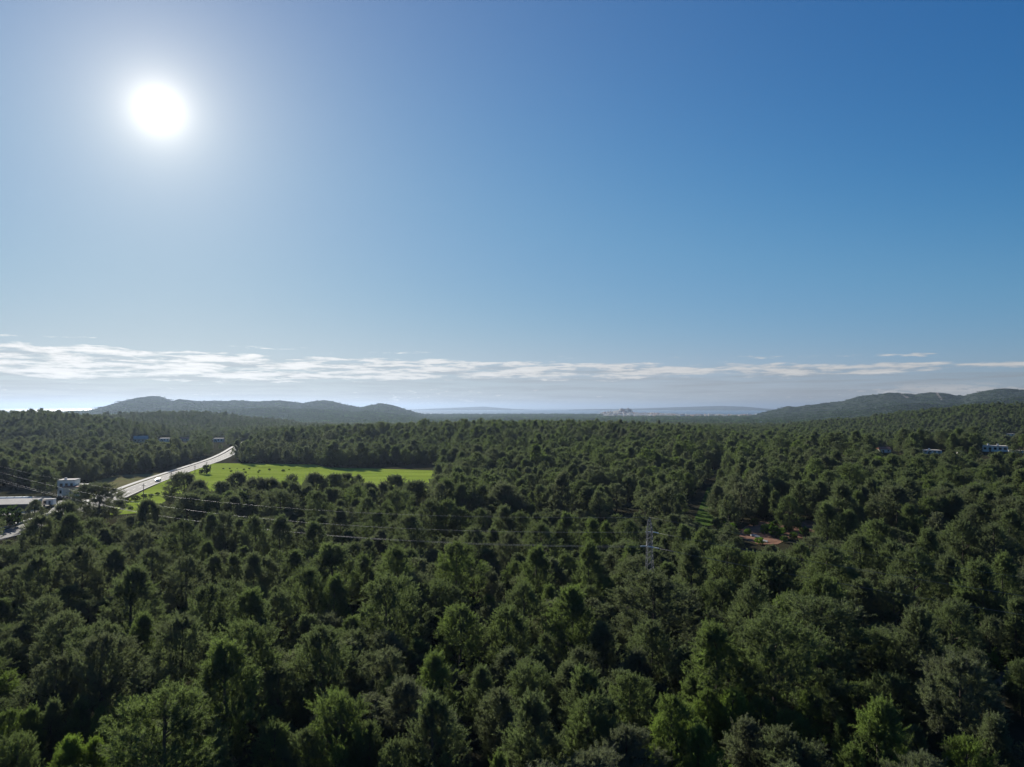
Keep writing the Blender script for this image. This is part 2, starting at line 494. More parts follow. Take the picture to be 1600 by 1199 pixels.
# ------------------------------------------------------------------ terrain
SEA = -31.0
RIDGES = [  # distance, front run, back run, outline of the tree tops as (photo x, photo y), tree height, foot level
    dict(D=690, wf=400, wb=420, tree=10.5, z0=0.0, pts=[(-900, 1200), (300, 900), (380, 700), (395, 675), (450, 666), (520, 664.5), (600, 661.5), (650, 659.5), (730, 656.5), (800, 657.5),
                                               (880, 656.5), (910, 657), (960, 660), (1010, 662), (1090, 667), (1150, 675), (1190, 690), (1230, 700), (2400, 1500)]),
    dict(D=520, wf=200, wb=150, tree=0, z0=0.0, pts=[(-900, 1500), (1150, 800), (1210, 712), (1290, 706), (1450, 703), (1600, 703), (2000, 730), (2600, 900)]),
    dict(D=950, wf=330, wb=380, tree=7.5, z0=0.0, pts=[(-2000, 655), (-600, 640), (-250, 638), (-60, 644), (0, 645.5), (30, 643.5), (75, 642.5), (105, 646), (140, 650), (190, 657), (260, 668), (330, 690), (2400, 1500)]),
    dict(D=1650, wf=520, wb=500, tree=8.0, z0=-3.0, pts=[(-1500, 665), (-200, 655), (60, 652), (140, 648), (200, 645.5), (250, 642.5), (300, 643), (345, 645), (390, 652), (450, 657), (520, 663), (600, 668), (2400, 1500)]),
    dict(D=1350, wf=420, wb=500, tree=8.0, z0=-1.0, pts=[(-900, 1500), (1100, 800), (1150, 690), (1215, 667), (1240, 663), (1290, 659), (1350, 653.5), (1400, 647), (1440, 642), (1480, 638), (1520, 634), (1560, 632.5),
                                               (1600, 633.5), (1700, 637), (1900, 641), (2300, 648), (2700, 660)]),
    dict(D=1000, wf=200, wb=250, tree=10.5, z0=-1.0, pts=[(-900, 1500), (1050, 800), (1100, 700), (1150, 680), (1250, 679), (1400, 677), (1600, 676), (2300, 680), (2600, 700)]),
]


def terrain(X, Y):
    X = np.asarray(X, float); Y = np.asarray(Y, float)
    r = np.hypot(X, Y); az = np.arctan2(X, Y); azc = np.clip(az, -1.15, 1.15); xp = 800 + F * np.tan(azc)
    fade = 1 - smooth(np.abs(az), 1.15, 2.2)
    z = -28.5 * smooth(r, 650, 3000)
    z = z + (fbm(X / 420, Y / 420, 5) - 0.5) * 8 * smooth(r, 900, 1800) * (1 - smooth(r, 5000, 6000))
    base = z
    for i, g in enumerate(RIDGES):
        yp = np.interp(xp, [p[0] for p in g['pts']], [p[1] for p in g['pts']])
        zt = HC - (yp - 637) / F * g['D'] * np.cos(azc) - g['tree']
        D = g['D'] * (1 + 0.05 * np.sin(az * 9 + i))
        wf = g['wf']
        if i == 0:
            wf = np.where(xp < 720, 190, 400)
        up = smooth(r, D - wf, D); dn = 1 - smooth(r, D, D + g['wb'])
        hgt = np.maximum(zt - base, 0) * np.minimum(up, dn) * fade * smooth(zt, -6, 0)
        hgt = hgt * (1 + 0.10 * (fbm(X / 160, Y / 160, 31 + i) - 0.5))
        z = np.maximum(z, base + hgt)
    z = np.where(r > 6600, z - 12 * smooth(r, 6600, 7000), z)
    return z


def ground():
    az = np.concatenate([np.linspace(-0.95, 0.95, 420), np.linspace(0.95, 2 * math.pi - 0.95, 60)[1:-1]])
    rr = np.concatenate([[0.5], np.geomspace(6, 7600, 260)])
    A, R = np.meshgrid(az, rr)
    X, Y = R * np.sin(A), R * np.cos(A)
    V = np.stack([X, Y, terrain(X, Y)], -1).reshape(-1, 3)
    n, k = len(rr), len(az)
    i = np.arange(n - 1)[:, None] * k; j = np.arange(k)[None, :]; j2 = (j + 1) % k
    Fc = np.stack([i + j, i + k + j, i + k + j2, i + j2], -1).reshape(-1, 4)
    me = mesh_np('ground', V, Fc[:, ::-1], True); me.materials.append(MAT['ground'])
    # centre cap
    o = link('ground', me)
    return tag(o, 'wooded rolling ground sheet under the pine forest', 'ground', kind='structure')


ground()

# sea
mw, tw, bw = new_mat('sea_water')
bw.inputs['Base Color'].default_value = (0.03, 0.07, 0.11, 1); bw.inputs['Roughness'].default_value = 0.35
_n = noise_node(tw, 0.01, 4); _b = tw.nodes.new('ShaderNodeBump'); _b.inputs['Distance'].default_value = 4.0; _b.inputs['Strength'].default_value = 0.5
tw.links.new(_n, _b.inputs['Height']); tw.links.new(_b.outputs[0], bw.inputs['Normal'])
_k = 96
sv = [(0, 0, SEA)] + [(60000 * math.sin(2 * math.pi * i / _k), 60000 * math.cos(2 * math.pi * i / _k), SEA) for i in range(_k)]
me = mesh_np('sea', sv, [(0, 1 + (i + 1) % _k, 1 + i) for i in range(_k)]); me.materials.append(mw)
tag(link('sea', me), 'pale blue sea on the horizon behind the town', 'sea', kind='structure')


def range_mesh(name, label, D, wf, wb, z0, pts, mat, seed, amp=0.25, scars=(), nu=420, nv=70, cell=420.0):
    """A real ridge: foot in front, crest at distance D along the traced outline, back slope behind, spurs by noise."""
    xs = np.linspace(pts[0][0], pts[-1][0], nu)
    yp = np.interp(xs, [p[0] for p in pts], [p[1] for p in pts])
    k = np.array([0.25, 0.5, 0.25]); yp = np.convolve(np.pad(yp, 1, 'edge'), k, 'valid')
    az = np.arctan((xs - 800) / F)
    zt = np.maximum(HC - (yp - 637) / F * D * np.cos(az), z0 - 8)
    v = np.concatenate([np.linspace(-1, 0, nv), np.linspace(0, 1, nv // 2)[1:]])
    U, Vv = np.meshgrid(np.arange(nu), v)
    R = D + np.where(Vv < 0, Vv * wf, Vv * wb)
    A = az[U]
    X, Y = R * np.sin(A), R * np.cos(A)
    nz_ = fbm(X / cell, Y / cell, seed, 5)
    sh = (1 - np.abs(Vv)) ** 1.15
    sp = np.clip(1 - np.abs(Vv), 0, 1)
    carve = 1 - amp * 2.2 * nz_ * (4 * sp * (1 - sp))
    small = (fbm(X / 45, Y / 45, seed + 50, 3) - 0.5) * 7
    Z = z0 + (zt[U] - z0) * sh * np.clip(carve, 0.15, 1.2) + small * np.clip(sp * 4, 0, 1)
    Z = np.where(sp < 0.02, z0 - 10, Z)
    V = np.stack([X, Y, Z], -1).reshape(-1, 3)
    m_, n_ = len(v), nu
    i = np.arange(m_ - 1)[:, None] * n_; j = np.arange(n_ - 1)[None, :]
    Fc = np.stack([i + j, i + j + 1, i + n_ + j + 1, i + n_ + j], -1).reshape(-1, 4)
    me = mesh_np(name, V, Fc, True); me.materials.append(mat)
    if scars:
        xpx, ypx = proj(V)
        s = np.zeros(len(V))
        for (x0, y0, x1, y1, w) in scars:
            dx, dy = x1 - x0, y1 - y0
            t = np.clip(((xpx - x0) * dx + (ypx - y0) * dy) / (dx * dx + dy * dy), 0, 1)
            dd = np.hypot(xpx - x0 - t * dx, ypx - y0 - t * dy)
            s = np.maximum(s, np.exp(-(dd / w) ** 2) * (V[:, 1] < D * 1.1))
        at = me.attributes.new('scar', 'FLOAT', 'POINT'); at.data.foreach_set('value', s.astype(np.float32))
    RANGE_PTS.append((V, (Vv.ravel() < 0.25) & (sp.ravel() > 0.06)))
    return tag(link(name, me), label, 'hills', kind='structure')


RANGE_PTS = []
hm = hill_mat('wooded_hillside')
range_mesh('hills', 'long hazy wooded hill range below the sun', 4600, 1900, 1300, -26,
           [(-420, 655), (-250, 640), (-120, 634), (-40, 636), (0, 641), (22, 645.5), (60, 645), (100, 643.5), (140, 641), (160, 636.5), (190, 627.5), (215, 621.5), (240, 619), (255, 621), (270, 626.5), (280, 623.5),
            (300, 626.5), (330, 627), (370, 626), (400, 627.5), (440, 626), (460, 629), (475, 630.5), (490, 627), (505, 625), (520, 627), (540, 633),
            (565, 636.5), (580, 633.5), (595, 631), (612, 633), (640, 641.5), (665, 649.5), (690, 655), (720, 658)], hm, 3)
range_mesh('hills', 'blue-green mountain range with bare scars, right of the town', 5200, 2300, 1500, -27,
           [(1170, 652), (1188, 646), (1200, 642.5), (1222, 638), (1231, 634.5), (1240, 636), (1270, 632.5), (1310, 628), (1325, 624.5), (1345, 619.5), (1372, 616.5),
            (1390, 613.5), (1410, 615), (1430, 617), (1440, 615), (1460, 613), (1475, 614), (1490, 617.5), (1502, 619.5), (1520, 615), (1545, 609.5), (1570, 607.5),
            (1600, 609), (1680, 606), (1800, 616), (1950, 630), (2100, 645), (2200, 655)], hill_mat('scarred_hillside', True), 11, 0.30,
           scars=[(1407, 615, 1418, 621, 2.4), (1463, 613, 1471, 624, 2.4)])
range_mesh('hills', 'lower dark wooded foothills in front of the hazy hill range', 3400, 900, 900, -24,
           [(60, 662), (150, 655), (230, 650), (300, 646), (345, 640.5), (385, 638.5), (425, 637.5), (455, 640), (480, 639), (520, 641), (548, 645), (575, 643), (610, 647), (640, 652), (680, 657), (720, 661)], hm, 5, 0.25, nu=260, nv=44, cell=300)
range_mesh('hills', 'nearer green spurs in front of the scarred mountains', 3900, 1000, 900, -25,
           [(1240, 656), (1300, 648), (1345, 642), (1385, 636), (1415, 631.5), (1440, 630), (1470, 633), (1492, 635), (1520, 630), (1560, 624), (1600, 621), (1680, 622), (1800, 634), (1900, 650)], hm, 15, 0.28, nu=260, nv=44, cell=320)
FAR_RANGES = len(RANGE_PTS)
im = hill_mat('island_scrub')
range_mesh('hills', 'faint low island on the horizon above the islet', 19000, 1500, 1500, SEA - 5,
           [(630, 641), (680, 638.5), (720, 637), (755, 635.5), (775, 637), (800, 639), (840, 641)], im, 21, 0.1, nu=120, nv=20)
range_mesh('hills', 'faint long low island on the horizon behind the town', 18000, 1500, 1500, SEA - 5,
           [(860, 641.5), (920, 639.5), (980, 639), (1040, 637), (1090, 635.5), (1125, 634.5), (1160, 635.5), (1190, 638), (1215, 640), (1260, 641.5)], im, 22, 0.1, nu=160, nv=20)
range_mesh('hills', 'small dark rounded hill by the shore, far left of the castle hill', 5600, 160, 200, -30,
           [(738, 651), (752, 648), (765, 646.5), (778, 648), (795, 651)], hm, 25, 0.12, nu=60, nv=20, cell=120)
town_hill = range_mesh('hills', 'pale grey castle hill rising over the town', 6100, 330, 260, -30,
           [(918, 652), (935, 648), (952, 643.5), (962, 641.5), (980, 641.5), (990, 644), (1003, 646.5), (1035, 646.5), (1062, 648), (1080, 652)],
           simple('castle_hill_ground', (0.17, 0.17, 0.15), 1.0, 0.4, 0.02), 27, 0.12, nu=90, nv=24, cell=150)


# ------------------------------------------------------------------ sheets: fields, road, yard
def sheet(name, pts, mat, z=0.02, label=None, px=True, cat=None, sub=0):
    P = [on_plane(x, y) for x, y in pts] if px else [np.array([*p, 0.0]) for p in pts]
    me = mesh_np(name, [(p[0], p[1], z) for p in P], [tuple(range(len(P)))])
    me.materials.append(mat)
    o = link(name, me)
    if me.polygons[0].normal.z < 0:
        me.flip_normals()
    return tag(o, label, cat or name.split('_')[-1], kind='structure'), [(p[0], p[1]) for p in P]


POLY = {}
_, POLY['meadow'] = sheet('meadow', [(318, 730), (334, 724.5), (352, 724), (400, 725), (492, 726), (512, 731), (600, 733), (683, 735.5), (683, 770), (420, 772), (330, 768), (268, 776), (236, 800), (170, 806), (179, 791),
                                   (224, 767.5), (257, 752), (286, 742), (304, 735)], MAT['meadow'], 0.03, 'sunlit bright green meadow between the road and the forest', cat='meadow')
_, POLY['dry'] = sheet('field', [(120, 768), (150, 752), (182, 743), (255, 739.5), (262, 740), (232, 751), (190, 766), (160, 772)], MAT['dry'], 0.03,
                      'dry brown field beside the road behind the white house', cat='field')
_, POLY['turf'] = sheet('grass_strip', [(1082, 818), (1090, 800), (1099, 779), (1112, 742), (1128, 722), (1140, 722), (1132, 745), (1117, 780), (1116, 800), (1122, 818), (1100, 824)], MAT['turf'], 0.05,
                       'shaded green grass strip in the dip between the wooded slopes', cat='grass')
_, POLY['soil'] = sheet('bare_soil', [(1148, 838), (1165, 823), (1184, 815), (1212, 818), (1240, 812), (1272, 814), (1280, 828), (1264, 842), (1238, 840), (1215, 851), (1185, 851), (1166, 844)], MAT['brick_earth'], 0.08,
                       'clearing of bare red earth beyond the pylon', cat='soil')
_, POLY['yard'] = sheet('yard', [(70, 806), (84, 792), (92, 783), (132, 779), (140, 783), (122, 790), (100, 802), (86, 812)], MAT['gravel'], 0.04,
                       'pale gravel yard in front of the white house', cat='yard')
_, POLY['lot'] = sheet('paved_lot', [(-60, 806), (-60, 780), (40, 776), (78, 776), (88, 783), (60, 800), (30, 806)], MAT['gravel'], 0.035, 'pale lot around the low shed at the road bend', cat='lot')
_, POLY['track'] = sheet('dirt_track', [(1515, 1040), (1560, 1038), (1660, 1068), (1660, 1110), (1590, 1085), (1530, 1056)], simple('dry_earth', (0.15, 0.12, 0.085), 1.0, 0.3, 0.8, spec=0.0), 0.03,
                        'dry earth track between bushes at the right edge', cat='track')

road_px = [(-200, 882), (-60, 852), (0, 838.5), (60, 819), (100, 806), (140, 792), (174, 780), (225, 758.5), (262, 745), (312, 728), (342, 717.5), (357, 710.5), (364, 706.5), (372, 701), (380, 696), (392, 690)]


def catmull(P, n=10):
    P = [np.array(p, float) for p in P]; out = []
    for i in range(len(P) - 1):
        p0 = P[max(i - 1, 0)]; p1 = P[i]; p2 = P[i + 1]; p3 = P[min(i + 2, len(P) - 1)]
        for k in range(n):
            t = k / n
            out.append(0.5 * ((2 * p1) + (p2 - p0) * t + (2 * p0 - 5 * p1 + 4 * p2 - p3) * t * t + (3 * p1 - p0 - 3 * p2 + p3) * t ** 3))
    out.append(P[-1])
    return np.array(out)


ROAD = catmull([on_plane(x, y)[:2] for x, y in road_px])
tan_ = np.gradient(ROAD, axis=0); tan_ /= np.linalg.norm(tan_, axis=1)[:, None]
NRM = np.stack([-tan_[:, 1], tan_[:, 0]], 1)      # to the left of travel (away from camera)


def strip(name, o0, o1, z0, mat, parent=None, i0=0, i1=None, thick=0.0):
    a = ROAD[i0:i1] + NRM[i0:i1] * o0; b = ROAD[i0:i1] + NRM[i0:i1] * o1
    n = len(a)
    V = [(p[0], p[1], z0) for p in a] + [(p[0], p[1], z0) for p in b]
    Fc = [(i, i + 1, n + i + 1, n + i) for i in range(n - 1)]
    if thick:
        V += [(p[0], p[1], z0 - thick) for p in a] + [(p[0], p[1], z0 - thick) for p in b]
        Fc += [(i + 1, i, 2 * n + i, 2 * n + i + 1) for i in range(n - 1)] + [(n + i, n + i + 1, 3 * n + i + 1, 3 * n + i) for i in range(n - 1)]
    me = mesh_np(name, V, Fc); me.materials.append(mat)
    return link(name, me, parent)


road = strip('road', -4.3, 4.3, 0.10, MAT['asphalt'], thick=0.1)
tag(road, 'two-lane asphalt road glaring in the backlight, running past the meadow', 'road', kind='structure')
strip('edge_line', 3.75, 3.95, 0.105, MAT['paint'], road); strip('edge_line', -3.95, -3.75, 0.105, MAT['paint'], road)
seg = np.concatenate([[0], np.cumsum(np.linalg.norm(np.diff(ROAD, axis=0), axis=1))])
mb = MB()
s_ = 0.0
while s_ < seg[-1] - 5:
    q = []
    for ss in (s_, s_ + 4.5):
        p = np.array([np.interp(ss, seg, ROAD[:, 0]), np.interp(ss, seg, ROAD[:, 1])]); nn = np.array([np.interp(ss, seg, NRM[:, 0]), np.interp(ss, seg, NRM[:, 1])])
        q += [(*(p - nn * 0.09), 0.106), (*(p + nn * 0.09), 0.106)]
    mb.add(q, [(0, 2, 3, 1)]); s_ += 10
tag(mb.build('centre_line', MAT['paint'], road), kind='stuff')
lane = strip('side_lane', 5.8, 8.2, 0.12, MAT['concrete'], thick=0.1, i0=30)
tag(lane, 'pale concrete side lane running along the far side of the road', 'lane', kind='structure')
# low kerb wall between yard and road on the near bend
w = MB()
for i in range(0, 42):
    a, b = ROAD[i] + NRM[i] * 5.6, ROAD[i] + NRM[i] * 6.3
    c, d = ROAD[i + 1] + NRM[i + 1] * 5.6, ROAD[i + 1] + NRM[i + 1] * 6.3
    w.add([(*a, 0), (*b, 0), (*d, 0), (*c, 0), (*a, .5), (*b, .5), (*d, .5), (*c, .5)], [(4, 7, 6, 5), (0, 3, 7, 4), (1, 5, 6, 2)])
tag(w.build('low_wall', MAT['concrete']), 'low pale concrete wall along the road bend by the yard', 'wall')
# guard rail on the near side of the bend
g = empty('guard_rail', (*(ROAD[0] - NRM[0] * 5.8), 0))
rb = MB()
rb.tube([(*(ROAD[i] - NRM[i] * 5.8), 0.62) for i in range(0, 36)], 0.14, 6)
r_ = rb.build('rail', MAT['steel'], g); r_.matrix_parent_inverse = g.matrix_world.inverted()
g.location = (0, 0, 0)
for i in range(0, 36, 2):
    p = ROAD[i] - NRM[i] * 5.95
    MB().box(p[0] - .06, p[0] + .06, p[1] - .06, p[1] + .06, 0, .6).build('post', MAT['steel'], g)
tag(g, 'steel guard rail on the near side of the road bend', 'guard rail')


# ------------------------------------------------------------------ trees
def unit(v):
    return v / np.maximum(np.linalg.norm(v, axis=-1, keepdims=True), 1e-9)


def make_crown(name, seed, H, R, form, lobes, shoots, blades, bl, bwid, mat, sl=0.42):
    """A pine crown: limb ends (lobes) that each carry a few upswept shoots set with needle blades."""
    g_ = np.random.default_rng(seed)
    t = np.sort(g_.uniform(0.08, 0.95, lobes) ** 0.9); t[-1] = 0.945; t[-2] = 0.91
    if form == 'round':
        env = np.sqrt(np.clip(1 - ((t - 0.50) / 0.50) ** 2, 0.02, 1))
    elif form == 'cone':
        env = np.clip((1.02 - t) / 0.74, 0, 1) ** 0.80 * np.clip((t - 0.10) / 0.16, 0.3, 1)
    elif form == 'flat':
        env = np.sqrt(np.clip(1 - ((t - 0.64) / 0.36) ** 2, 0.02, 1))
    else:
        env = np.clip(1 - ((t - 0.42) / 0.58) ** 2, 0.05, 1) ** 0.75
    th_ = np.arange(lobes) * 2.39996 + g_.uniform(-0.6, 0.6, lobes)
    asym = 1 + 0.20 * np.sin(th_ + seed) + 0.14 * np.sin(2 * th_ + seed * 2.3) + 0.12 * np.sin(5 * th_ + t * 9 + seed)
    rad = R * env * asym * np.sqrt(g_.uniform(0.10, 1.0, lobes)); rad[-1] *= 0.15
    C = np.stack([rad * np.cos(th_), rad * np.sin(th_), t * H], 1)
    nm = max(lobes // 6, 8)           # limb ends gather in plumes
    main = C[np.linspace(0, lobes - 1, nm).astype(int)]
    main = main * np.array([1.06, 1.06, 1.0])
    near_ = np.argmin(np.linalg.norm((C[:, None] - main[None]) * np.array([1, 1, 0.8]), axis=2), axis=1)
    C = C + (main[near_] - C) * 0.28
    lr = g_.uniform(0.7, 1.3, lobes) * sl * (R / 3.0)
    ltone = np.clip(g_.uniform(0.1, 0.9, nm)[near_] + g_.normal(0, 0.1, lobes), 0, 1)
    n = lobes * shoots
    L = np.repeat(np.arange(lobes), shoots)
    out = C[L].copy(); out[:, 2] = 0; out = unit(out) * np.clip(rad[L] / R, 0, 1)[:, None]
    ax = unit(0.62 * out + np.array([0, 0, 0.78]) + 0.48 * g_.normal(size=(n, 3)))
    ln_s = lr[L] * g_.uniform(1.2, 2.6, n)
    P0 = C[L] + g_.normal(size=(n, 3)) * lr[L][:, None] * 0.55
    m_ = n * blades
    T = np.repeat(np.arange(n), blades)
    s = g_.uniform(0.1, 1.0, m_)
    base = P0[T] + ax[T] * (ln_s[T] * s)[:, None]
    side = g_.normal(size=(m_, 3)); side -= ax[T] * (side * ax[T]).sum(1, keepdims=True); side = unit(side)
    D_ = unit(ax[T] * 0.75 + side * g_.uniform(0.4, 1.2, m_)[:, None] + np.array([0, 0, 0.15]))
    S = unit(np.cross(D_, g_.normal(size=(m_, 3))))
    ln = (bl * g_.uniform(0.7, 1.25, m_) * (1.15 - 0.45 * s))[:, None]; wd = bwid * g_.uniform(0.7, 1.3, m_)[:, None]
    V = np.stack([base - S * wd * 0.5, base + S * wd * 0.5, base + D_ * ln], 1).reshape(-1, 3)
    V[:, 2] = np.maximum(V[:, 2], 0.04 * H)
    Fc = np.arange(len(V)).reshape(-1, 3)
    me = mesh_np(name, V, Fc)
    tone = np.clip(ltone[L][T] * 0.7 + g_.uniform(0, 0.3, m_), 0, 1)
    at = me.attributes.new('lobe', 'FLOAT', 'POINT'); at.data.foreach_set('value', np.repeat(tone, 3).astype(np.float32))
    me.materials.append(mat)
    return me, C


def make_trunk(name, seed, H, C, rb=0.17, limbs=14, n=6):
    g_ = np.random.default_rng(seed + 100)
    w1, w2 = g_.uniform(-0.35, 0.35, 2)
    mb_ = MB()
    hs = np.linspace(0, 0.93, 7) * H

    def axis(z):
        return np.array([w1 * math.sin(z / H * 3), w2 * math.sin(z / H * 2.4), z])
    mb_.tube([axis(z) for z in hs], [rb * (1 - 0.85 * z / H) + 0.015 for z in hs], n)
    for c in C[g_.permutation(len(C))[:limbs]]:
        z0 = max(c[2] - 0.10 * H - 0.25 * np.hypot(c[0], c[1]), 0.12 * H)
        a = axis(z0); m0 = (a + c) / 2 + np.array([0, 0, -0.1])
        mb_.tube([a, m0, c], [rb * 0.38, rb * 0.24, rb * 0.08], 4)
    me = mesh_np(name, mb_.v, mb_.f); me.materials.append(MAT['bark'])
    return me


FORMS = ['egg', 'cone', 'egg', 'cone', 'round', 'egg', 'cone']
PH, PR = 9.0, 3.0
NEAR = []
for i, f_ in enumerate(FORMS):
    me, C = make_crown('crown', 11 + i, PH, PR, f_, 200, 7, 46, 0.28, 0.033, MAT['pine'], 0.38)
    NEAR.append((me, make_trunk('trunk', 11 + i, PH, C)))
BIG = []
for i, f_ in enumerate(['egg', 'round', 'egg']):
    me, C = make_crown('crown', 25 + i, PH, PR, f_, 330, 7, 40, 0.27, 0.036, MAT['pine'], 0.36)
    BIG.append((me, make_trunk('trunk', 25 + i, PH, C)))
MIDS, FARS = [], []
for i in range(5):
    me, C = make_crown('crown', 40 + i, PH, PR, FORMS[i], 140, 6, 22, 0.36, 0.074, MAT['pine'], 0.38)
    MIDS.append((me, make_trunk('trunk', 40 + i, PH, C, limbs=6, n=5)))
for i in range(4):
    me, C = make_crown('crown', 60 + i, PH, PR * 1.08, FORMS[i], 110, 5, 16, 0.44, 0.125, MAT['pine'], 0.42)
    FARS.append(me)


def make_clump(seed):
    g_ = np.random.default_rng(seed); Vs = []; Ts = []
    for k in range(11):
        me, _ = make_crown('tmp', seed * 20 + k, PH * g_.uniform(.7, 1.1), PR * 1.3, FORMS[k % 4], 12, 3, 4, 2.0, 1.4, MAT['shrub'], 0.8)
        v = np.empty(len(me.vertices) * 3, np.float32); me.vertices.foreach_get('co', v)
        a = np.empty(len(me.vertices), np.float32); me.attributes['lobe'].data.foreach_get('value', a)
        Vs.append(v.reshape(-1, 3) + np.array([*g_.uniform(-16, 16, 2), 0])); Ts.append(a)
        bpy.data.meshes.remove(me)
    V = np.concatenate(Vs)
    me = mesh_np('clump', V, np.arange(len(V)).reshape(-1, 3))
    at = me.attributes.new('lobe', 'FLOAT', 'POINT'); at.data.foreach_set('value', np.concatenate(Ts)); me.materials.append(MAT['shrub'])
    return me


CLUMPS = [make_clump(80 + i) for i in range(3)]

# trees read off the photograph: crown-top pixel, crown width in pixels, tint (0 grey, 1 bright green)
T_ = """61 873 64 .1;125 856 66 .1;180 860 66 .2;239 859 60 .2;210 890 95 .2;294 870 56 .3;335 870 48 .3;396 868 58 .25;329 917 78 .45;393 925 80 .4;437 928 60 .45;67 935 65 .2;26 885 44 .15
32 978 45 .2;96 960 75 .2;154 975 80 .2;224 963 66 .4;285 966 85 .3;390 975 95 .35;343 967 52 .45;17 1000 50 .3;87 1030 75 .2;349 1007 118 .6;163 995 100 .3;256 1080 150 .5;84 1097 46 .5;125 1092 46 .5
50 1108 45 .7;17 1112 60 .75;157 1108 32 .6;110 1155 75 .95;430 1132 62 .75;148 1158 55 .9;26 1150 60 .7;190 1092 58 .6;437 1045 70 .2;320 1132 80 .6
444 930 78 .45;516 853 98 .35;618 856 66 .55;641 859 48 .5;714 850 72 .55;840 857 62 .7;414 873 50 .2;481 890 60 .4;525 902 60 .6;604 905 92 .45;680 908 60 .5;708 917 46 .45;770 896 40 .05;816 911 62 .5
499 984 98 .35;551 966 54 .5;717 949 75 .6;793 952 68 .5;601 1017 70 .1;680 1025 80 .55;752 1045 58 .45;822 1045 70 .5;534 1086 85 .6;615 1060 55 .5;677 1090 98 .5;423 1130 45 .5;831 1088 100 .3
575 1130 50 .4;478 1144 65 .5;618 1160 60 .45;780 1178 50 .6;409 972 56 .3;884 867 45 .5;922 850 60 .45;986 853 50 .5;1015 894 122 .3;893 920 85 .75;820 911 40 .5;858 917 45 .5;945 900 42 .55;1059 912 46 .4
1079 856 70 .35;1135 853 60 .5;1175 914 80 .5;1129 908 55 .5;1114 981 108 .5;1237 929 62 .65;1207 972 130 .5;913 1048 88 .55;986 1057 78 .6;829 1045 60 .5;1053 1092 80 .9;1106 1080 55 .95;1146 1080 62 .95
1187 1092 54 .7;1237 1115 60 .95;925 1092 88 .5;1079 1060 40 .6;1094 1138 70 1;852 993 36 .4;940 975 60 .3;1197 868 76 .5;1296 856 90 .5;1348 908 65 .25;1427 859 80 .4;1284 937 138 .5;1223 926 50 .6
1528 879 90 .45;1569 868 60 .4;1435 952 94 .3;1485 940 70 .3;1590 937 60 .4;1365 987 62 .5;1499 1030 108 .2;1156 1085 40 .8;1246 1115 85 .95;1263 1080 44 .7;1377 1100 98 .75;1508 1155 60 .9;1313 1126 36 .7
1554 1123 76 .3;1549 966 38 .3;1430 1138 40 .5;1281 900 70 .45;1595 1035 46 .6;150 757 68 .1;105 785 52 .05;55 782 28 .05;65 808 60 .1;110 806 58 .15;150 811 40 .1;88 803 40 .1
230 783 42 .05;250 792 30 .1;287 740 46 .1;312 751 36 .1;346 753 40 .1;402 748 44 .1;330 755 34 .1;372 740 40 .1;295 772 58 .15;330 773 48 .15;365 775 40 .1;215 828 58 .1;203 807 35 .1;253 813 28 .15;285 815 58 .3;330 805 40 .25
350 802 40 .15;298 868 30 .4;365 868 42 .4;325 848 36 .3;240 862 46 .35;387 742 44 .1;424 749 34 .1;455 742 26 .1;463 745 44 .05;490 741 44 .1;523 741 40 .1;541 741 30 .1;560 742 22 .1;618 743 44 .15
577 756 35 .15;650 752 58 .15;690 742 50 .15;440 767 58 .25;497 770 40 .25;620 767 46 .25;573 779 38 .3;672 782 50 .3;700 783 48 .35;530 795 48 .25;640 806 58 .35;590 800 44 .35;490 818 54 .3;440 808 56 .25
397 808 48 .2;375 811 40 .2;395 864 44 .25;460 862 48 .3;720 795 40 .35;750 795 30 .35;788 792 44 .3;812 800 40 .35;838 803 34 .35;884 803 44 .4;740 825 50 .2;770 827 40 .2;795 833 44 0;843 818 58 .35;870 825 38 .3
925 812 44 .6;947 817 34 .6;982 813 40 .55;918 838 66 .35;843 857 60 .65;805 878 35 .5;985 846 48 .5;1045 818 30 .45;1068 822 40 .5;1100 826 50 .5;1080 860 58 .4;1130 850 50 .5;1170 865 54 .5;1215 866 76 .5
1250 849 50 .5;1145 885 40 .4;1290 850 44 .55;1340 838 58 .45;1300 905 58 .5;1120 760 36 .2;1150 745 44 .25;1195 757 36 .35;1240 752 34 .25;1232 775 38 .45;1290 788 52 .3;1325 800 50 .4;1370 815 56 .45
1395 850 60 .4;1450 830 58 .4;1500 815 56 .4;1550 820 60 .4;1480 870 60 .4;1400 905 60 .3;1580 800 50 .4;1420 790 46 .4;1340 770 40 .4;1296 1058 62 .45;1340 1068 52 .55;1396 1056 60 .4;1446 1082 52 .35;1330 1165 56 .8"""
TR = []
for s in T_.replace('\n', ';').split(';'):
    x, y, w_, tn = map(float, s.split())
    if all(math.hypot(x - q[0], (y - q[1]) * 1.3) > 17 for q in TR):
        TR.append((x, y, w_, tn))


def on_ground_at(x, y, h):
    P = on_plane(x, y, h)
    for _ in range(5):
        z = float(terrain(P[0], P[1])); P = on_plane(x, y, h + z)
    return np.array([P[0], P[1], z])


trees = []   # x, y, ground z, height, width, tint, fixed
for x, y, w_, tn in TR:
    h = 9.0; jit = rng.uniform(0.9, 1.1)
    for _ in range(6):
        P = on_ground_at(x, y, h)
        wm = w_ * 1.18 * math.hypot(P[1], HC - h - P[2]) / F
        h = 0.5 * h + 0.5 * float(np.clip(1.34 * wm * jit, 6.5, 12.5))
    P = on_ground_at(x, y, h)
    trees.append((P[0], P[1], P[2], h, wm, tn, 1))
FIX = np.array(trees)

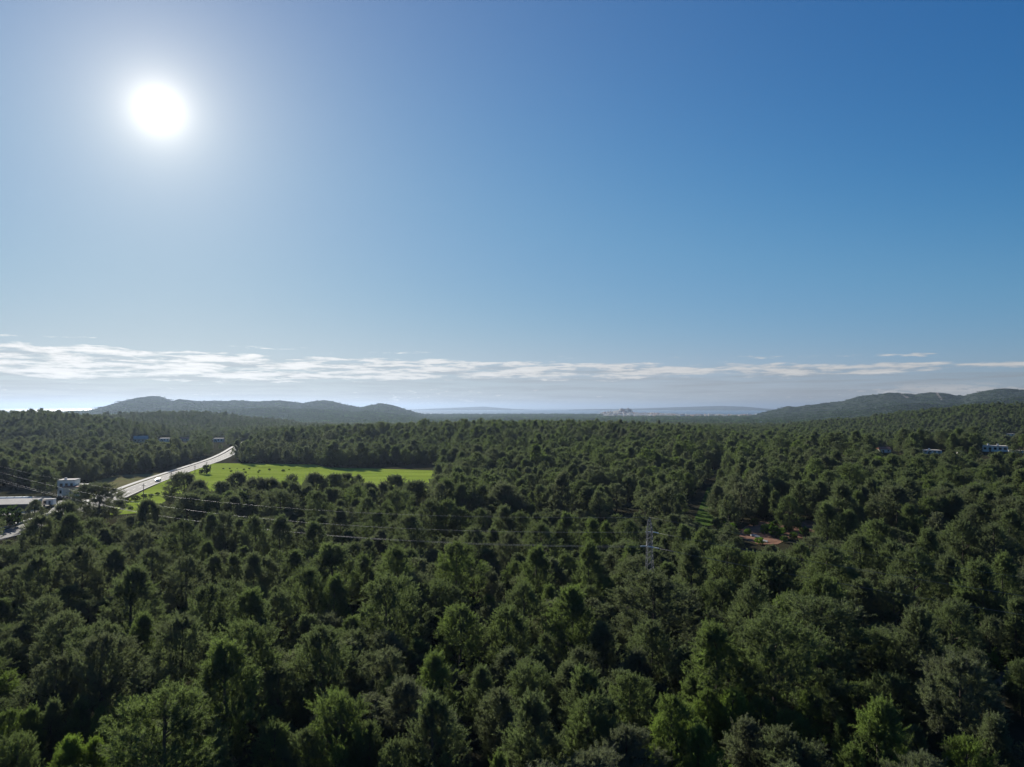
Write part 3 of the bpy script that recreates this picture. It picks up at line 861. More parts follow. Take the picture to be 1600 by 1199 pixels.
# clearings: nothing tall may stand before these (open ground seen in the photograph); last number: how far the clearing reaches
CLEAR = [
    ([(0, 822), (60, 802), (84, 792), (88, 798), (60, 815), (40, 830), (0, 848)], 330),
    ([(160, 779), (195, 762), (270, 737), (330, 718), (352, 706), (368, 704), (366, 711), (345, 719), (300, 737), (255, 753), (215, 772), (182, 788)], 640),
    ([(182, 800), (226, 772), (262, 755), (318, 732), (348, 726), (400, 724), (492, 725.5), (530, 730), (683, 735), (683, 748), (600, 753), (420, 752), (310, 764), (250, 780), (232, 797)], 470),
    ([(130, 768), (182, 743), (262, 739), (190, 765)], 420),
    ([(88, 748), (135, 752), (137, 782), (120, 788), (84, 794), (62, 792), (64, 776), (88, 774)], 420),
    ([(-10, 776), (48, 776), (60, 788), (45, 799), (-10, 803)], 420),
    ([(1092, 775), (1116, 772), (1118, 808), (1086, 812)], 330),
    ([(1152, 824), (1180, 812), (1268, 810), (1272, 836), (1235, 843), (1205, 852), (1165, 848)], 300),
    ([(1535, 694), (1574, 694), (1574, 706), (1535, 707)], 700), ([(1442, 701), (1476, 701), (1476, 709), (1442, 709)], 700),
    ([(1372, 700), (1396, 700), (1396, 708), (1372, 708)], 700), ([(1494, 704), (1508, 704), (1508, 710), (1494, 710)], 700),
    ([(1574, 700), (1602, 700), (1602, 708), (1574, 708)], 700), ([(1572, 676), (1586, 676), (1586, 681), (1572, 681)], 1400),
    ([(1298, 696), (1320, 696), (1320, 702), (1298, 702)], 760),
    ([(208, 683), (232, 683), (232, 692), (208, 692)], 1000), ([(248, 683), (266, 683), (266, 691), (248, 691)], 1000),
    ([(280, 684), (296, 684), (296, 690), (280, 690)], 1000), ([(332, 683), (352, 683), (352, 691), (332, 691)], 1000),
    ([(1002, 800), (1030, 800), (1030, 893), (1002, 893)], 124),
    ([(1535, 1032), (1600, 1050), (1600, 1072), (1545, 1048)], 110),
]
NOGO = [POLY[k] for k in ('meadow', 'dry', 'turf', 'soil', 'yard', 'lot', 'track')]


def scatter(r0, r1, cell, seed, hmean, wmean, gap=0.0, az=0.86):
    g_ = np.random.default_rng(seed)
    xs = np.arange(-r1 * math.sin(az), r1 * math.sin(az), cell); ys = np.arange(0, r1, cell * 0.9)
    X, Y = np.meshgrid(xs, ys); X = X + (np.arange(len(ys)) % 2)[:, None] * cell / 2
    X = (X + g_.uniform(-.42, .42, X.shape) * cell).ravel(); Y = (Y + g_.uniform(-.42, .42, Y.shape) * cell).ravel()
    r = np.hypot(X, Y); k = (r > r0) & (r < r1) & (np.abs(np.arctan2(X, Y)) < az); X, Y = X[k], Y[k]
    if gap:
        k = fbm(X / 38, Y / 38, seed, 3) + g_.uniform(-.12, .12, len(X)) > gap; X, Y = X[k], Y[k]
    n = len(X)
    sc = np.clip(g_.normal(1, 0.22, n), 0.5, 1.6) * (0.80 + 0.40 * fbm(X / 60, Y / 60, seed + 3, 2))
    h = hmean * sc * g_.uniform(0.9, 1.1, n); w_ = wmean * sc * g_.uniform(0.85, 1.2, n)
    tn = np.clip(0.10 + 0.55 * fbm(X / 80, Y / 80, seed + 9, 3) + g_.normal(0, 0.12, n), 0, 1)
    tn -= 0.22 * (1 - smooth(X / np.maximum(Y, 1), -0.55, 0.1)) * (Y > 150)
    return np.stack([X, Y, terrain(X, Y), h, w_, tn, np.zeros(n)], 1)


def keep_clear(T, far=2000):
    k = np.ones(len(T), bool)
    for pl in NOGO:
        k &= ~in_poly(T[:, 0], T[:, 1], pl)
    # road corridor
    near = T[:, 1] < 1100
    for i in range(0, len(ROAD), 2):
        off = ROAD[i] + NRM[i] * 2.5
        k &= ~(near & (np.hypot(T[:, 0] - off[0], T[:, 1] - off[1]) < 11.5))
    r = np.hypot(T[:, 0], T[:, 1])
    for pl, dmax in CLEAR:
        for fz in (1.0, 0.8, 0.45, 0.15):
            for fx in (-0.42, 0, 0.42):
                P = np.stack([T[:, 0] + fx * T[:, 4] * (1 if fz < 1 else 0), T[:, 1], T[:, 2] + fz * T[:, 3]], 1)
                x, y = proj(P)
                k &= ~((r < dmax) & in_poly(x, y, pl))
    return T[k]


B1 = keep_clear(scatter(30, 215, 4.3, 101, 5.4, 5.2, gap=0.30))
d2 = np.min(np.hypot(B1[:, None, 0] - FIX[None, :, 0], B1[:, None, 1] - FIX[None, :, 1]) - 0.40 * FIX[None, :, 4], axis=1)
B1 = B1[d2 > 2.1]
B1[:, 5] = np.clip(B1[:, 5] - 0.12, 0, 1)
fx_x, fx_y = proj(FIX[:, :3] + np.stack([0 * FIX[:, 3], 0 * FIX[:, 3], FIX[:, 3]], 1))
B2 = keep_clear(scatter(215, 640, 6.4, 102, 9.2, 7.6, gap=0.35))
d2 = np.full(len(B2), 99.0)
for q in FIX[np.hypot(FIX[:, 0], FIX[:, 1]) > 190]:
    d2 = np.minimum(d2, np.hypot(B2[:, 0] - q[0], B2[:, 1] - q[1]) - 0.42 * q[4])
B2 = B2[d2 > 0.8]
B3 = keep_clear(scatter(640, 1500, 6.9, 103, 7.4, 6.7, gap=0.30))
B4 = scatter(1500, 2700, 11.5, 104, 7.8, 8.2, gap=0.34)
B4 = keep_clear(B4)


# the largest ones in view become trees of their own
allnear = np.concatenate([FIX, B1, B2[np.hypot(B2[:, 0], B2[:, 1]) < 320]])
px_, py_ = proj(allnear[:, :3] + np.stack([0 * allnear[:, 3], 0 * allnear[:, 3], allnear[:, 3]], 1))
size = allnear[:, 4] * F / np.maximum(allnear[:, 1], 5)
vis = (px_ > -size * 0.4) & (px_ < 1600 + size * 0.4) & (py_ < 1190)
# tops hidden behind a nearer crown do not count as in view
order0 = np.argsort(allnear[:, 1])
hid = np.zeros(len(allnear), bool)
for i in np.where(vis)[0]:
    if allnear[i, 6]:
        continue
    j = (allnear[:, 1] < allnear[i, 1] - 0.5) & (np.abs(px_ - px_[i]) < size * 0.40) & (py_ < py_[i] - size[i] * 0.12) & (py_ + size * 1.1 > py_[i])
    hid[i] = j.any()
score = np.where(vis & ~hid, size + 500 * allnear[:, 6], -1)
pick = np.argsort(-score)[:300]
IND = allnear[pick]; ipx, ipy, isz = px_[pick], py_[pick], size[pick]
rest_n = np.delete(allnear, pick, 0)
FOREST = np.concatenate([rest_n, B2[np.hypot(B2[:, 0], B2[:, 1]) >= 320], B3])

ORD = 'first second third fourth fifth sixth seventh eighth ninth tenth eleventh twelfth thirteenth fourteenth fifteenth sixteenth seventeenth eighteenth nineteenth twentieth twenty-first twenty-second twenty-third twenty-fourth twenty-fifth twenty-sixth'.split()
SPECIAL = {(1015, 894): 'broad grey-green pine standing in front of the lattice pylon', (150, 757): 'tall dark pine covering the road beside the white house',
           (690, 742): 'dark pine at the far corner of the green meadow', (287, 740): 'dark pine between the road and the green meadow',
           (105, 785): 'dark rounded pine just below the white house and its yard', (795, 833): 'thin grey-brown half-dead pine among green neighbours',
           (770, 896): 'small bare greyish pine in a dark gap', (1499, 1030): 'broad pale grey-green pine beside the earth track',
           (256, 1080): 'very broad olive pine at the bottom, widest of the left half', (1284, 937): 'very broad green pine, widest in the right half',
           (230, 783): 'dark pine before the small meadow patch by the pole', (372, 740): 'dark pine screening the left part of the meadow',
           (55, 782): 'small dark pine between the shed and white cabin'}
row_of = np.argsort(np.argsort(-ipy)) // 21
labels = {}
for rr in np.unique(row_of):
    ids = np.where(row_of == rr)[0]; ids = ids[np.argsort(ipx[ids])]
    for k, i in enumerate(ids):
        tn = IND[i, 5]
        colr = 'grey-green' if tn < .16 else 'dark olive' if tn < .33 else 'olive green' if tn < .52 else 'mid green' if tn < .72 else 'bright green'
        asp = IND[i, 4] / IND[i, 3]
        shp = 'slender' if asp < .55 else 'rounded' if asp < .85 else 'broad'
        rowt = 'row at the bottom edge' if rr == 0 else '%s row from the bottom' % ORD[rr]
        labels[i] = '%s %s pine, %s from the left in the %s' % (shp, colr, ORD[k], rowt)
for i in range(len(IND)):
    for (sx, sy), lb in SPECIAL.items():
        if IND[i, 6] and abs(ipx[i] - sx) < 2 and abs(ipy[i] - sy) < 3:
            labels[i] = lb
gi = np.random.default_rng(5)
for i, t in enumerate(IND):
    far = math.hypot(t[0], t[1]) > 235
    asp = t[4] / t[3]
    if t[6] and asp < 0.62:
        c = gi.choice([1, 6, 2])
    elif asp > 1.0:
        c = gi.choice([0, 3, 4])
    else:
        c = gi.integers(0, 7)
    cm, tm = BIG[c % 3] if (t[4] > 8.0 and t[5] < 0.16 and math.hypot(t[0], t[1]) > 200) else NEAR[c]
    e = empty('pine_tree', (t[0], t[1], t[2]), gi.uniform(0, 6.28))
    e.scale = (t[4] / (2.25 * PR), t[4] / (2.25 * PR), t[3] / PH)
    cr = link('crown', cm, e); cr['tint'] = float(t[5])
    link('trunk', tm, e)
    tag(e, labels[i], 'pine tree', 'pines of the forest standing nearest')


def forest_object(name, T, protos, label, seed, unit_h, unit_w):
    """One mass of trees: a point cloud that stands one of the prototype trees on every point."""
    g_ = np.random.default_rng(seed)
    coll = bpy.data.collections.new(name + '_kinds')
    for k, p in enumerate(protos):
        ms = p if isinstance(p, tuple) else (p,)
        vs = []
        if len(ms) == 1:
            po = bpy.data.objects.new('kind%02d' % k, ms[0])
        else:   # crown and trunk joined for the mass
            me = ms[0].copy(); import bmesh as _b
            bm = _b.new(); bm.from_mesh(me); nf = len(bm.faces); bm.from_mesh(ms[1])
            bm.faces.ensure_lookup_table()
            for f_ in bm.faces[nf:]:
                f_.material_index = 1
            bm.to_mesh(me); bm.free(); me.materials.append(MAT['bark'])
            po = bpy.data.objects.new('kind%02d' % k, me)
        coll.objects.link(po)
    me = bpy.data.meshes.new(name)
    n = len(T); me.vertices.add(n); me.vertices.foreach_set('co', T[:, :3].astype(np.float32).ravel())
    for nm, typ, val, key in (('rotv', 'FLOAT_VECTOR', np.stack([g_.normal(0, .03, n), g_.normal(0, .03, n), g_.uniform(0, 6.28, n)], 1), 'vector'),
                              ('sclv', 'FLOAT_VECTOR', np.stack([T[:, 4] / unit_w, T[:, 4] / unit_w, T[:, 3] / unit_h], 1), 'vector'),
                              ('pick', 'INT', g_.integers(0, len(protos), n), 'value'), ('tint', 'FLOAT', T[:, 5], 'value')):
        a = me.attributes.new(nm, typ, 'POINT')
        a.data.foreach_set(key, np.ascontiguousarray(val, dtype=np.int32 if typ == 'INT' else np.float32).ravel())
    me.update()
    o = link(name, me)
    gt = bpy.data.node_groups.new(name, 'GeometryNodeTree')
    gt.interface.new_socket('Geometry', in_out='INPUT', socket_type='NodeSocketGeometry')
    gt.interface.new_socket('Geometry', in_out='OUTPUT', socket_type='NodeSocketGeometry')
    gi_, go_ = gt.nodes.new('NodeGroupInput'), gt.nodes.new('NodeGroupOutput')
    ci = gt.nodes.new('GeometryNodeCollectionInfo'); ci.inputs['Collection'].default_value = coll
    ci.inputs['Separate Children'].default_value = True; ci.inputs['Reset Children'].default_value = True
    ip = gt.nodes.new('GeometryNodeInstanceOnPoints'); ip.inputs['Pick Instance'].default_value = True

    def na(nm, typ):
        q = gt.nodes.new('GeometryNodeInputNamedAttribute'); q.data_type = typ; q.inputs[0].default_value = nm
        return q.outputs[0]
    L_ = gt.links.new
    L_(gi_.outputs[0], ip.inputs['Points']); L_(ci.outputs[0], ip.inputs['Instance'])
    L_(na('pick', 'INT'), ip.inputs['Instance Index']); L_(na('rotv', 'FLOAT_VECTOR'), ip.inputs['Rotation']); L_(na('sclv', 'FLOAT_VECTOR'), ip.inputs['Scale'])
    L_(ip.outputs[0], go_.inputs[0])
    md = o.modifiers.new('trees', 'NODES'); md.node_group = gt
    return tag(o, label, 'forest', kind='stuff')


fr = np.hypot(FOREST[:, 0], FOREST[:, 1])
forest_object('pine_forest', FOREST[fr < 700], MIDS, 'dense pine forest filling the middle distance', 1, PH, 2.25 * PR)
forest_object('wooded_slopes', np.concatenate([FOREST[fr >= 700], B4]), FARS, 'dark pine woods on the hills beyond the road and meadow', 2, PH, 2.3 * PR)
g5 = np.random.default_rng(55)
B5 = scatter(2700, 6400, 62, 105, 1, 1, gap=0.42)
B5[:, 3] = PH * g5.uniform(0.8, 1.2, len(B5)); B5[:, 4] = 2.3 * PR * g5.uniform(0.8, 1.3, len(B5))
_bx = 800 + F * B5[:, 0] / B5[:, 1]
B5 = B5[~((_bx > 940) & (_bx < 1200) & (B5[:, 1] > 4900))]
hp = []
for V, ok in RANGE_PTS[:FAR_RANGES]:
    q = V[ok]; q = q[g5.integers(0, len(q), 9000)] + np.stack([g5.uniform(-14, 14, 9000), g5.uniform(-14, 14, 9000), np.full(9000, -2.0)], 1)
    hp.append(np.concatenate([q, np.stack([PH * g5.uniform(.30, .55, 9000), 2.3 * PR * g5.uniform(.5, .9, 9000), np.clip(g5.normal(.25, .15, 9000), 0, 1), np.zeros(9000)], 1)], 1))
B5 = np.concatenate([B5] + hp)
forest_object('distant_woods', B5, CLUMPS, 'hazy woods on the plain before the sea', 3, PH, 2.3 * PR)
print('trees', len(FIX), len(B1), len(B2), len(B3), len(B4), len(B5), 'forest', len(FOREST))


# ------------------------------------------------------------------ shrubs
def shrub_mesh(seed, lobes=26, tufts=26, blades=4):
    me, C = make_crown('foliage', seed, 2.0, 1.3, 'round', 50, 5, 14, 0.24, 0.10, MAT['shrub'], 0.5)
    return me


SH = [shrub_mesh(300 + i) for i in range(3)]
SHT = []
for i in range(3):
    m_ = MB()
    for k in range(5):
        a = k * 1.256 + i
        m_.tube([(0, 0, -0.05), (0.3 * math.cos(a), 0.3 * math.sin(a), 0.7), (0.7 * math.cos(a), 0.7 * math.sin(a), 1.3)], [0.06, 0.04, 0.015], 4)
    q = mesh_np('stem', m_.v, m_.f); q.materials.append(MAT['bark']); SHT.append(q)


def shrub(x, y, wpx, tint, label, group, hr=0.75):
    P = on_plane(x, y, 0); P[2] = float(terrain(P[0], P[1])); wm = wpx * P[1] / F
    i = int(gi.integers(0, 3))
    e = empty('shrub', tuple(P), gi.uniform(0, 6)); e.scale = (wm / 2.9, wm / 2.9, wm * hr / 2.0)
    f_ = link('foliage', SH[i], e); f_['tint'] = tint
    link('stem', SHT[i], e)
    return tag(e, label, 'shrub', group)


shrub(14, 824, 42, 0.35, 'rounded green bush on the far side of the road bend', 'roadside hedge', 0.65)
shrub(322.5, 741, 16, 0.05, 'dark round bush standing alone in the meadow near the road', 'meadow shrubs', 0.8)
shrub(314, 741, 8, 0.1, 'small dark bush just beside the lone round meadow bush', 'meadow shrubs')
for k, (x, y, w_) in enumerate([(345, 733, 5), (356, 734, 6), (368, 733, 4), (380, 735.5, 6), (393, 734, 5), (408, 736, 7), (424, 735, 6), (440, 737, 7), (455, 735, 5), (362, 738, 7), (386, 739, 6), (404, 739.5, 5)]):
    shrub(x + gi.uniform(-4, 4), y + gi.uniform(-.8, .8), w_ * gi.uniform(.5, .85), 0.1, 'tiny dark tuft, %s from the left in the meadow bank' % ORD[k], 'tufts along the meadow bank', 0.5)
for k, (x, y, w_, t) in enumerate([(236, 777, 9, .1), (226, 778, 10, .1), (212, 783, 15, .12), (196, 788, 16, .15), (246, 774, 8, .1), (204, 797, 10, .2)]):
    shrub(x, y, w_, t, 'low dark roadside bush, %s along the hedge by the small meadow' % ['third', 'fourth', 'fifth', 'last', 'second', 'sixth'][k] if k < 5 else 'low bush below the roadside hedge', 'roadside hedge', 0.5)
for k, (x, y, w_, t, lb) in enumerate([
        (1128, 829, 22, 1.0, 'yellow-green bush at the left end of the red clearing'), (1142, 832, 20, .9, 'lighter green bush second in from the grass strip'),
        (1197, 835, 22, .8, 'bright green bush in the middle of the red earth'), (1212, 840, 24, .75, 'leafy green bush at the near side of the red earth'),
        (1232, 830, 16, .6, 'mid green bush toward the right of the red earth'), (1160, 812, 26, .1, 'grey-green bush under the pines behind the red clearing'),
        (1146, 815, 18, .1, 'small grey bush beside the grass strip'), (1188, 851, 16, 1.0, 'yellowish bush below the pale debris'),
        (1258, 838, 20, .5, 'dull green bush at the right end of the clearing'), (1178, 822, 16, .3, 'brownish-green bush beside the red bank'), (1208, 828, 18, .55, 'leafy bush behind the middle of the red earth'),
        (1222, 835, 13, .8, 'small light green bush on the red earth'), (1246, 826, 15, .45, 'dull bush near the far side of the red earth'),
        (1168, 836, 14, .7, 'small green bush left of the pale slab'), (1240, 843, 16, .6, 'low green bush at the near right of the red earth'), (1226, 848, 15, .5, 'low olive bush along the near edge of the clearing')]):
    shrub(x, y, w_, t, lb, 'shrubs of the clearing', 0.6)
for k, (x, y, w_, t, lb) in enumerate([(1548, 1050, 40, .7, 'green bush at the inner end of the earth track'), (1590, 1085, 46, .5, 'rounded bush below the earth track at the right edge'),
                                     (1570, 1035, 34, .4, 'olive bush above the earth track')]):
    shrub(x, y, w_, t, lb, 'shrubs by the earth track', 0.6)
# pale debris on the red earth
for (x, y, ln, rz, lb) in [(1178, 838, 2.2, 0.3, 'pale grey slab lying on the red earth'), (1183, 840, 1.6, -0.5, 'small pale board lying against the slab'), (1195, 847, 1.8, -1.0, 'white pipe end sticking out below the yellowish bush')]:
    P = on_plane(x, y, 0.1)
    m_ = MB(); m_.add([(-ln / 2, -.35, 0), (ln / 2, -.3, 0.05), (ln / 2 - .2, .4, 0.02), (-ln / 2 + .15, .35, 0), (-ln / 2, -.35, .22), (ln / 2, -.3, .34), (ln / 2 - .2, .4, .5), (-ln / 2 + .15, .35, .38)],
                      [(3, 2, 1, 0), (4, 5, 6, 7), (0, 1, 5, 4), (1, 2, 6, 5), (2, 3, 7, 6), (3, 0, 4, 7)])
    o = m_.build('concrete_debris', MAT['debris']); o.location = (P[0], P[1], 0.09); o.rotation_euler = (0.1, 0.15, rz)
    tag(o, lb, 'debris', 'debris in the clearing')


# ------------------------------------------------------------------ buildings
def windows(parent, wins, y):
    for (x0, x1, z0, z1) in wins:
        wdw = MB().box(x0, x1, y - 0.06, y + 0.05, z0, z1).build('window', MAT['glassdark'], parent)
        fr_ = MB()
        for (a, b, c, d) in ((x0 - .09, x0, z0 - .09, z1 + .09), (x1, x1 + .09, z0 - .09, z1 + .09), (x0, x1, z1, z1 + .09), (x0, x1, z0 - .09, z0)):
            fr_.box(a, b, y - 0.10, y + 0.02, c, d)
        fr_.build('frame', MAT['wood'], wdw)


def house(px, py, wpx, hpx, depth, label, rz=0.0, z=None, wings=(), wins=3, chim=0, wall='white', roof='roofpale', pitched=False, name='house', cat='house'):
    z0 = 0.0 if z is None else z
    P = on_plane(px, py, z0)
    if z is None:
        P = on_ground(px, py); z0 = float(terrain(P[0], P[1]))
    W, H = wpx * P[1] / F, hpx * P[1] / F
    e = empty(name, (P[0], P[1], z0 - 0.1), rz - math.atan2(P[0], P[1]) * 0.6)
    MB().box(-W / 2, W / 2, 0, depth, 0, H).build('wall', MAT[wall], e)
    r = MB()
    if pitched:
        r.add([(-W / 2 - .3, -.3, H + .004), (W / 2 + .3, -.3, H + .004), (W / 2 + .3, depth + .3, H + .004), (-W / 2 - .3, depth + .3, H + .004), (-W / 2 - .3, depth / 2, H + depth * .22), (W / 2 + .3, depth / 2, H + depth * .22)],
              [(0, 1, 5, 4), (2, 3, 4, 5), (0, 4, 3), (1, 2, 5), (3, 2, 1, 0)])
    else:
        r.box(-W / 2 - .15, W / 2 + .15, -.15, depth + .15, H + .003, H + .28)
    ro = r.build('roof', MAT[roof], e)
    for k in range(chim):
        cx = -W / 2 + W * (k + 0.7) / (chim + 0.6)
        MB().box(cx - .45, cx + .45, depth * .4, depth * .4 + .8, H + .281, H + 1.3).build('chimney', MAT['white'], ro)
    ww = []
    for k in range(wins):
        cx = -W / 2 + W * (k + 0.5) / wins
        ww.append((cx - min(.6, W * .06), cx + min(.6, W * .06), H * .42, H * .78))
    windows(e, ww, 0)
    MB().box(-W / 2 + W * .30 - .45, -W / 2 + W * .30 + .45, -0.05, 0.05, 0, min(2.1, H * .7)).build('door', MAT['wood'], e)
    for (x0, x1, y0, y1, h) in wings:
        wg = MB().box(x0, x1, y0, y1, 0, h).build('wing', MAT[wall], e)
        MB().box(x0 - .12, x1 + .12, y0 - .12, y1 + .12, h + .003, h + .22).build('wing_roof', MAT[roof], wg)
    return tag(e, label, cat, None)


# white house by the road
P = on_plane(104, 774.5); d_ = P[1]; u = d_ / F
e = empty('house', (P[0], P[1], 0), 0.25)
MB().box(-13 * u, 11 * u, 0, 6.5, 0, 23 * u).build('wall', MAT['white'], e)
rf = MB().box(-13.6 * u, 11.6 * u, -.15, 6.65, 23 * u + .003, 23 * u + .3).build('roof', MAT['roofpale'], e)
MB().box(-6 * u, -3 * u, 2, 3, 23 * u + .301, 23 * u + 1.0).build('chimney', MAT['white'], rf)
wg = MB().box(11 * u + .003, 27 * u, -2.0, 5.5, 0, 14 * u).build('wing', MAT['white'], e)
MB().box(-2 * u, 28.5 * u, -4.4, -.16, 14 * u + .004, 14 * u + .25).build('porch_roof', MAT['tile'], e)
MB().box(11 * u, 28.5 * u, -.15, 5.8, 14 * u + .26, 14 * u + .5).build('wing_roof', MAT['roofpale'], wg)
for x in (-1.2, 8, 18, 27.6):
    MB().box(x * u - .14, x * u + .14, -4.2, -3.92, 0, 14 * u).build('porch_post', MAT['white'], e)
windows(e, [(-9.5 * u, -6 * u, 14 * u, 18.5 * u), (-2 * u, 1.2 * u, 14.5 * u, 18.5 * u), (5 * u, 8 * u, 14.5 * u, 18.5 * u), (-9.5 * u, -6.2 * u, 3.5 * u, 8 * u)], 0)
windows(e, [(14 * u, 17.5 * u, 4 * u, 9 * u), (21 * u, 24 * u, 4 * u, 9 * u)], -2.0)
MB().box(2 * u, 5.5 * u, -.06, .04, 0, 8.5 * u).build('door', MAT['wood'], e)
tag(e, 'white two-storey flat-roofed house with a porch by the road', 'house')

# white cabin on wheels
P = on_plane(74, 791.5); u = P[1] / F
e = empty('cabin', (P[0], P[1], 0.04), 0.2)
MB().box(-8 * u, 8 * u, 0, 2.6, .45, 10.5 * u).build('body', MAT['white'], e)
MB().box(-8.4 * u, 8.4 * u, -.1, 2.7, 10.5 * u + .003, 10.5 * u + .12).build('roof', MAT['roofpale'], e)
windows(e, [(-5.5 * u, -2 * u, 4.5 * u, 8 * u)], 0)
MB().box(1.5 * u, 4.5 * u, -.05, .04, .5, 8.3 * u).build('door', MAT['steel'], e)
for x in (-4.5, 4.5):
    m_ = MB(); m_.tube([(x * u, -.12, .33), (x * u, .12, .33)], .33, 12); m_.build('wheel', MAT['tyre'], e)
tag(e, 'small white site cabin at the yard below the white house', 'cabin')

# green container
P = on_plane(117.5, 783); u = P[1] / F
e = empty('waste_container', (P[0], P[1], 0.04), -0.3)
MB().add([(-.9, -.6, .15), (.9, -.6, .15), (.9, .6, .15), (-.9, .6, .15), (-1.15, -.8, 1.7), (1.15, -.8, 1.7), (1.15, .8, 1.7), (-1.15, .8, 1.7)],
         [(3, 2, 1, 0), (4, 5, 6, 7), (0, 1, 5, 4), (1, 2, 6, 5), (2, 3, 7, 6), (3, 0, 4, 7)]).build('body', MAT['green'], e)
MB().add([(-1.2, -.85, 1.703), (1.2, -.85, 1.703), (1.2, .85, 1.703), (-1.2, .85, 1.703), (-1.0, 0, 2.15), (1.0, 0, 2.15)], [(0, 1, 5, 4), (2, 3, 4, 5), (0, 4, 3), (1, 2, 5), (3, 2, 1, 0)]).build('lid', MAT['green'], e)
for x in (-.8, .8):
    MB().tube([(x, -.5, .1), (x, -.4, .1)], .1, 8).build('wheel', MAT['tyre'], e)
tag(e, 'bright green container standing before the porch of the house', 'container')
P = on_plane(119, 777)
e = empty('signboard', (P[0], P[1], 0.0), -0.2)
MB().box(-1.1, 1.1, -.06, .06, 1.2, 3.2).build('panel', MAT['green'], e)
for x in (-.9, .9):
    MB().box(x - .06, x + .06, .061, .16, 0, 3.0).build('post', MAT['steel'], e)
tag(e, 'green board on two posts beside the porch', 'sign')

# low shed and polytunnel at the left edge
P = on_plane(12, 799); u = P[1] / F
e = empty('shed', (P[0], P[1], 0), 0.18)
MB().box(-40 * u, 30 * u, 0, 9, 0, 2.2).build('wall', MAT['wood'], e)
MB().add([(-41 * u, -.4, 2.204), (31 * u, -.4, 2.204), (31 * u, 9.4, 2.204), (-41 * u, 9.4, 2.204), (-41 * u, -.4, 2.4), (31 * u, -.4, 2.4), (31 * u, 9.4, 3.3), (-41 * u, 9.4, 3.3)],
         [(3, 2, 1, 0), (4, 5, 6, 7), (0, 1, 5, 4), (1, 2, 6, 5), (2, 3, 7, 6), (3, 0, 4, 7)]).build('roof', MAT['roofpale'], e)
for x in (-20, -6, 8, 20):
    MB().box(x * u - .8, x * u + .8, -.05, .04, 0, 1.9).build('door', MAT['wood'], e)
tag(e, 'long low shed with a pale roof at the left edge', 'shed')
P = on_plane(8, 785.5); u = P[1] / F
e = empty('polytunnel', (P[0], P[1], 0), 0.12)
m_ = MB(); k_ = 12; V_ = []; F_ = []
for ix, x in enumerate(np.linspace(-46 * u, 32 * u, 14)):
    for k in range(k_ + 1):
        a = math.pi * k / k_; V_.append((x, 2.2 - 2.2 * math.cos(a), 1.9 * math.sin(a)))
    if ix:
        F_ += [((ix - 1) * (k_ + 1) + k, ix * (k_ + 1) + k, ix * (k_ + 1) + k + 1, (ix - 1) * (k_ + 1) + k + 1) for k in range(k_)]
m_.add(V_, F_ + [tuple(range(k_ + 1)), tuple(13 * (k_ + 1) + k for k in range(k_ + 1))[::-1]])
m_.build('cover', MAT['polythene'], e, True)
for x in np.linspace(-46 * u, 32 * u, 8):
    MB().tube([(x, 2.2 - 2.24 * math.cos(math.pi * k / 10), 1.94 * math.sin(math.pi * k / 10)) for k in range(11)], .04, 5).build('hoop', MAT['steel'], e)
tag(e, 'pale polythene tunnel behind the low shed', 'polytunnel')

house(1555, 706, 33, 8.5, 9, 'large white villa with two chimneys among the pines', -0.1, wings=[(-10.5, -7.6, -1.5, 6, 3.6)], wins=5, chim=2, name='villa', cat='villa')
house(1457, 709, 26, 4.5, 8, 'long low white house left of the large villa', 0.1, wins=4, chim=1)
house(1384, 707.5, 16, 5, 7, 'small white house, leftmost of the houses near the villa', 0.2, wins=2, pitched=True, roof='tile')
house(1501, 709.5, 8, 3.5, 5, 'tiny white outbuilding between the low house and villa', 0.0, wins=1)
house(1590, 709, 16, 4, 7, 'low white house at the right edge below the villa', 0.0, wins=2)
house(1309, 702, 17, 4, 8, 'white house half hidden in the pines beyond the clearing', 0.1, wins=2)
house(1579, 681.5, 11, 3.2, 8, 'far white house above the villa roof line', 0.0, wins=2)
house(220, 692, 20, 6, 12, 'teal-roofed greenhouse beyond the road', 0.2, wins=4, wall='teal', roof='teal', pitched=True, name='greenhouse', cat='greenhouse')
house(257, 690.5, 14, 5, 9, 'white house catching the sun beyond the road trees', 0.1, wins=3)
house(288, 690, 12, 4, 9, 'greyish house right of the sunlit white house', 0.1, wins=2, wall='concrete', pitched=True, roof='tile')
house(341, 691, 14, 5.5, 9, 'white flat house above the far road bend', 0.0, wins=3)
# distant sheds and farmhouses on the plain
house(1257, 652.5, 46, 2.6, 40, 'long white warehouse at the foot of the scarred mountains', 0.0, z=-20, wins=4, name='warehouse', cat='warehouse')
house(1188, 662, 6, 3.0, 12, 'bright white farmhouse on the plain before the town', 0.0, wins=2)
house(1219, 662, 6, 2.6, 12, 'second white farmhouse, right of the bright one on the plain', 0.0, wins=2)
house(1234, 657.5, 5, 2.5, 12, 'white house below the warehouse on the plain', 0.0, wins=2)

# far town: too small and many to count
tg = np.random.default_rng(77)
town = [MB(), MB(), MB()]
TV, TOK = RANGE_PTS[-1]; TH_ = TV[TOK & (TV[:, 2] > -26)]; PEAK = TV[np.argmax(TV[:, 2])]
for k in range(460):
    if k < 170:
        q = TH_[tg.integers(0, len(TH_))]; P = q + np.array([*tg.uniform(-12, 12, 2), 0]); zz = P[2]; x = 975
    else:
        x = tg.uniform(960, 1190); d = tg.uniform(5200, 6250); P = np.array([(x - 800) / F * d, d, 0])
        zz = float(terrain(P[0], P[1]))
    w_, h_, dp = tg.uniform(8, 26), tg.uniform(4, 11), tg.uniform(8, 16)
    if x > 1010 and tg.random() < .3:
        w_ *= 1.6; h_ *= 1.2
    town[tg.integers(0, 3)].box(P[0] - w_ / 2, P[0] + w_ / 2, P[1], P[1] + dp, zz - 6, zz + h_)
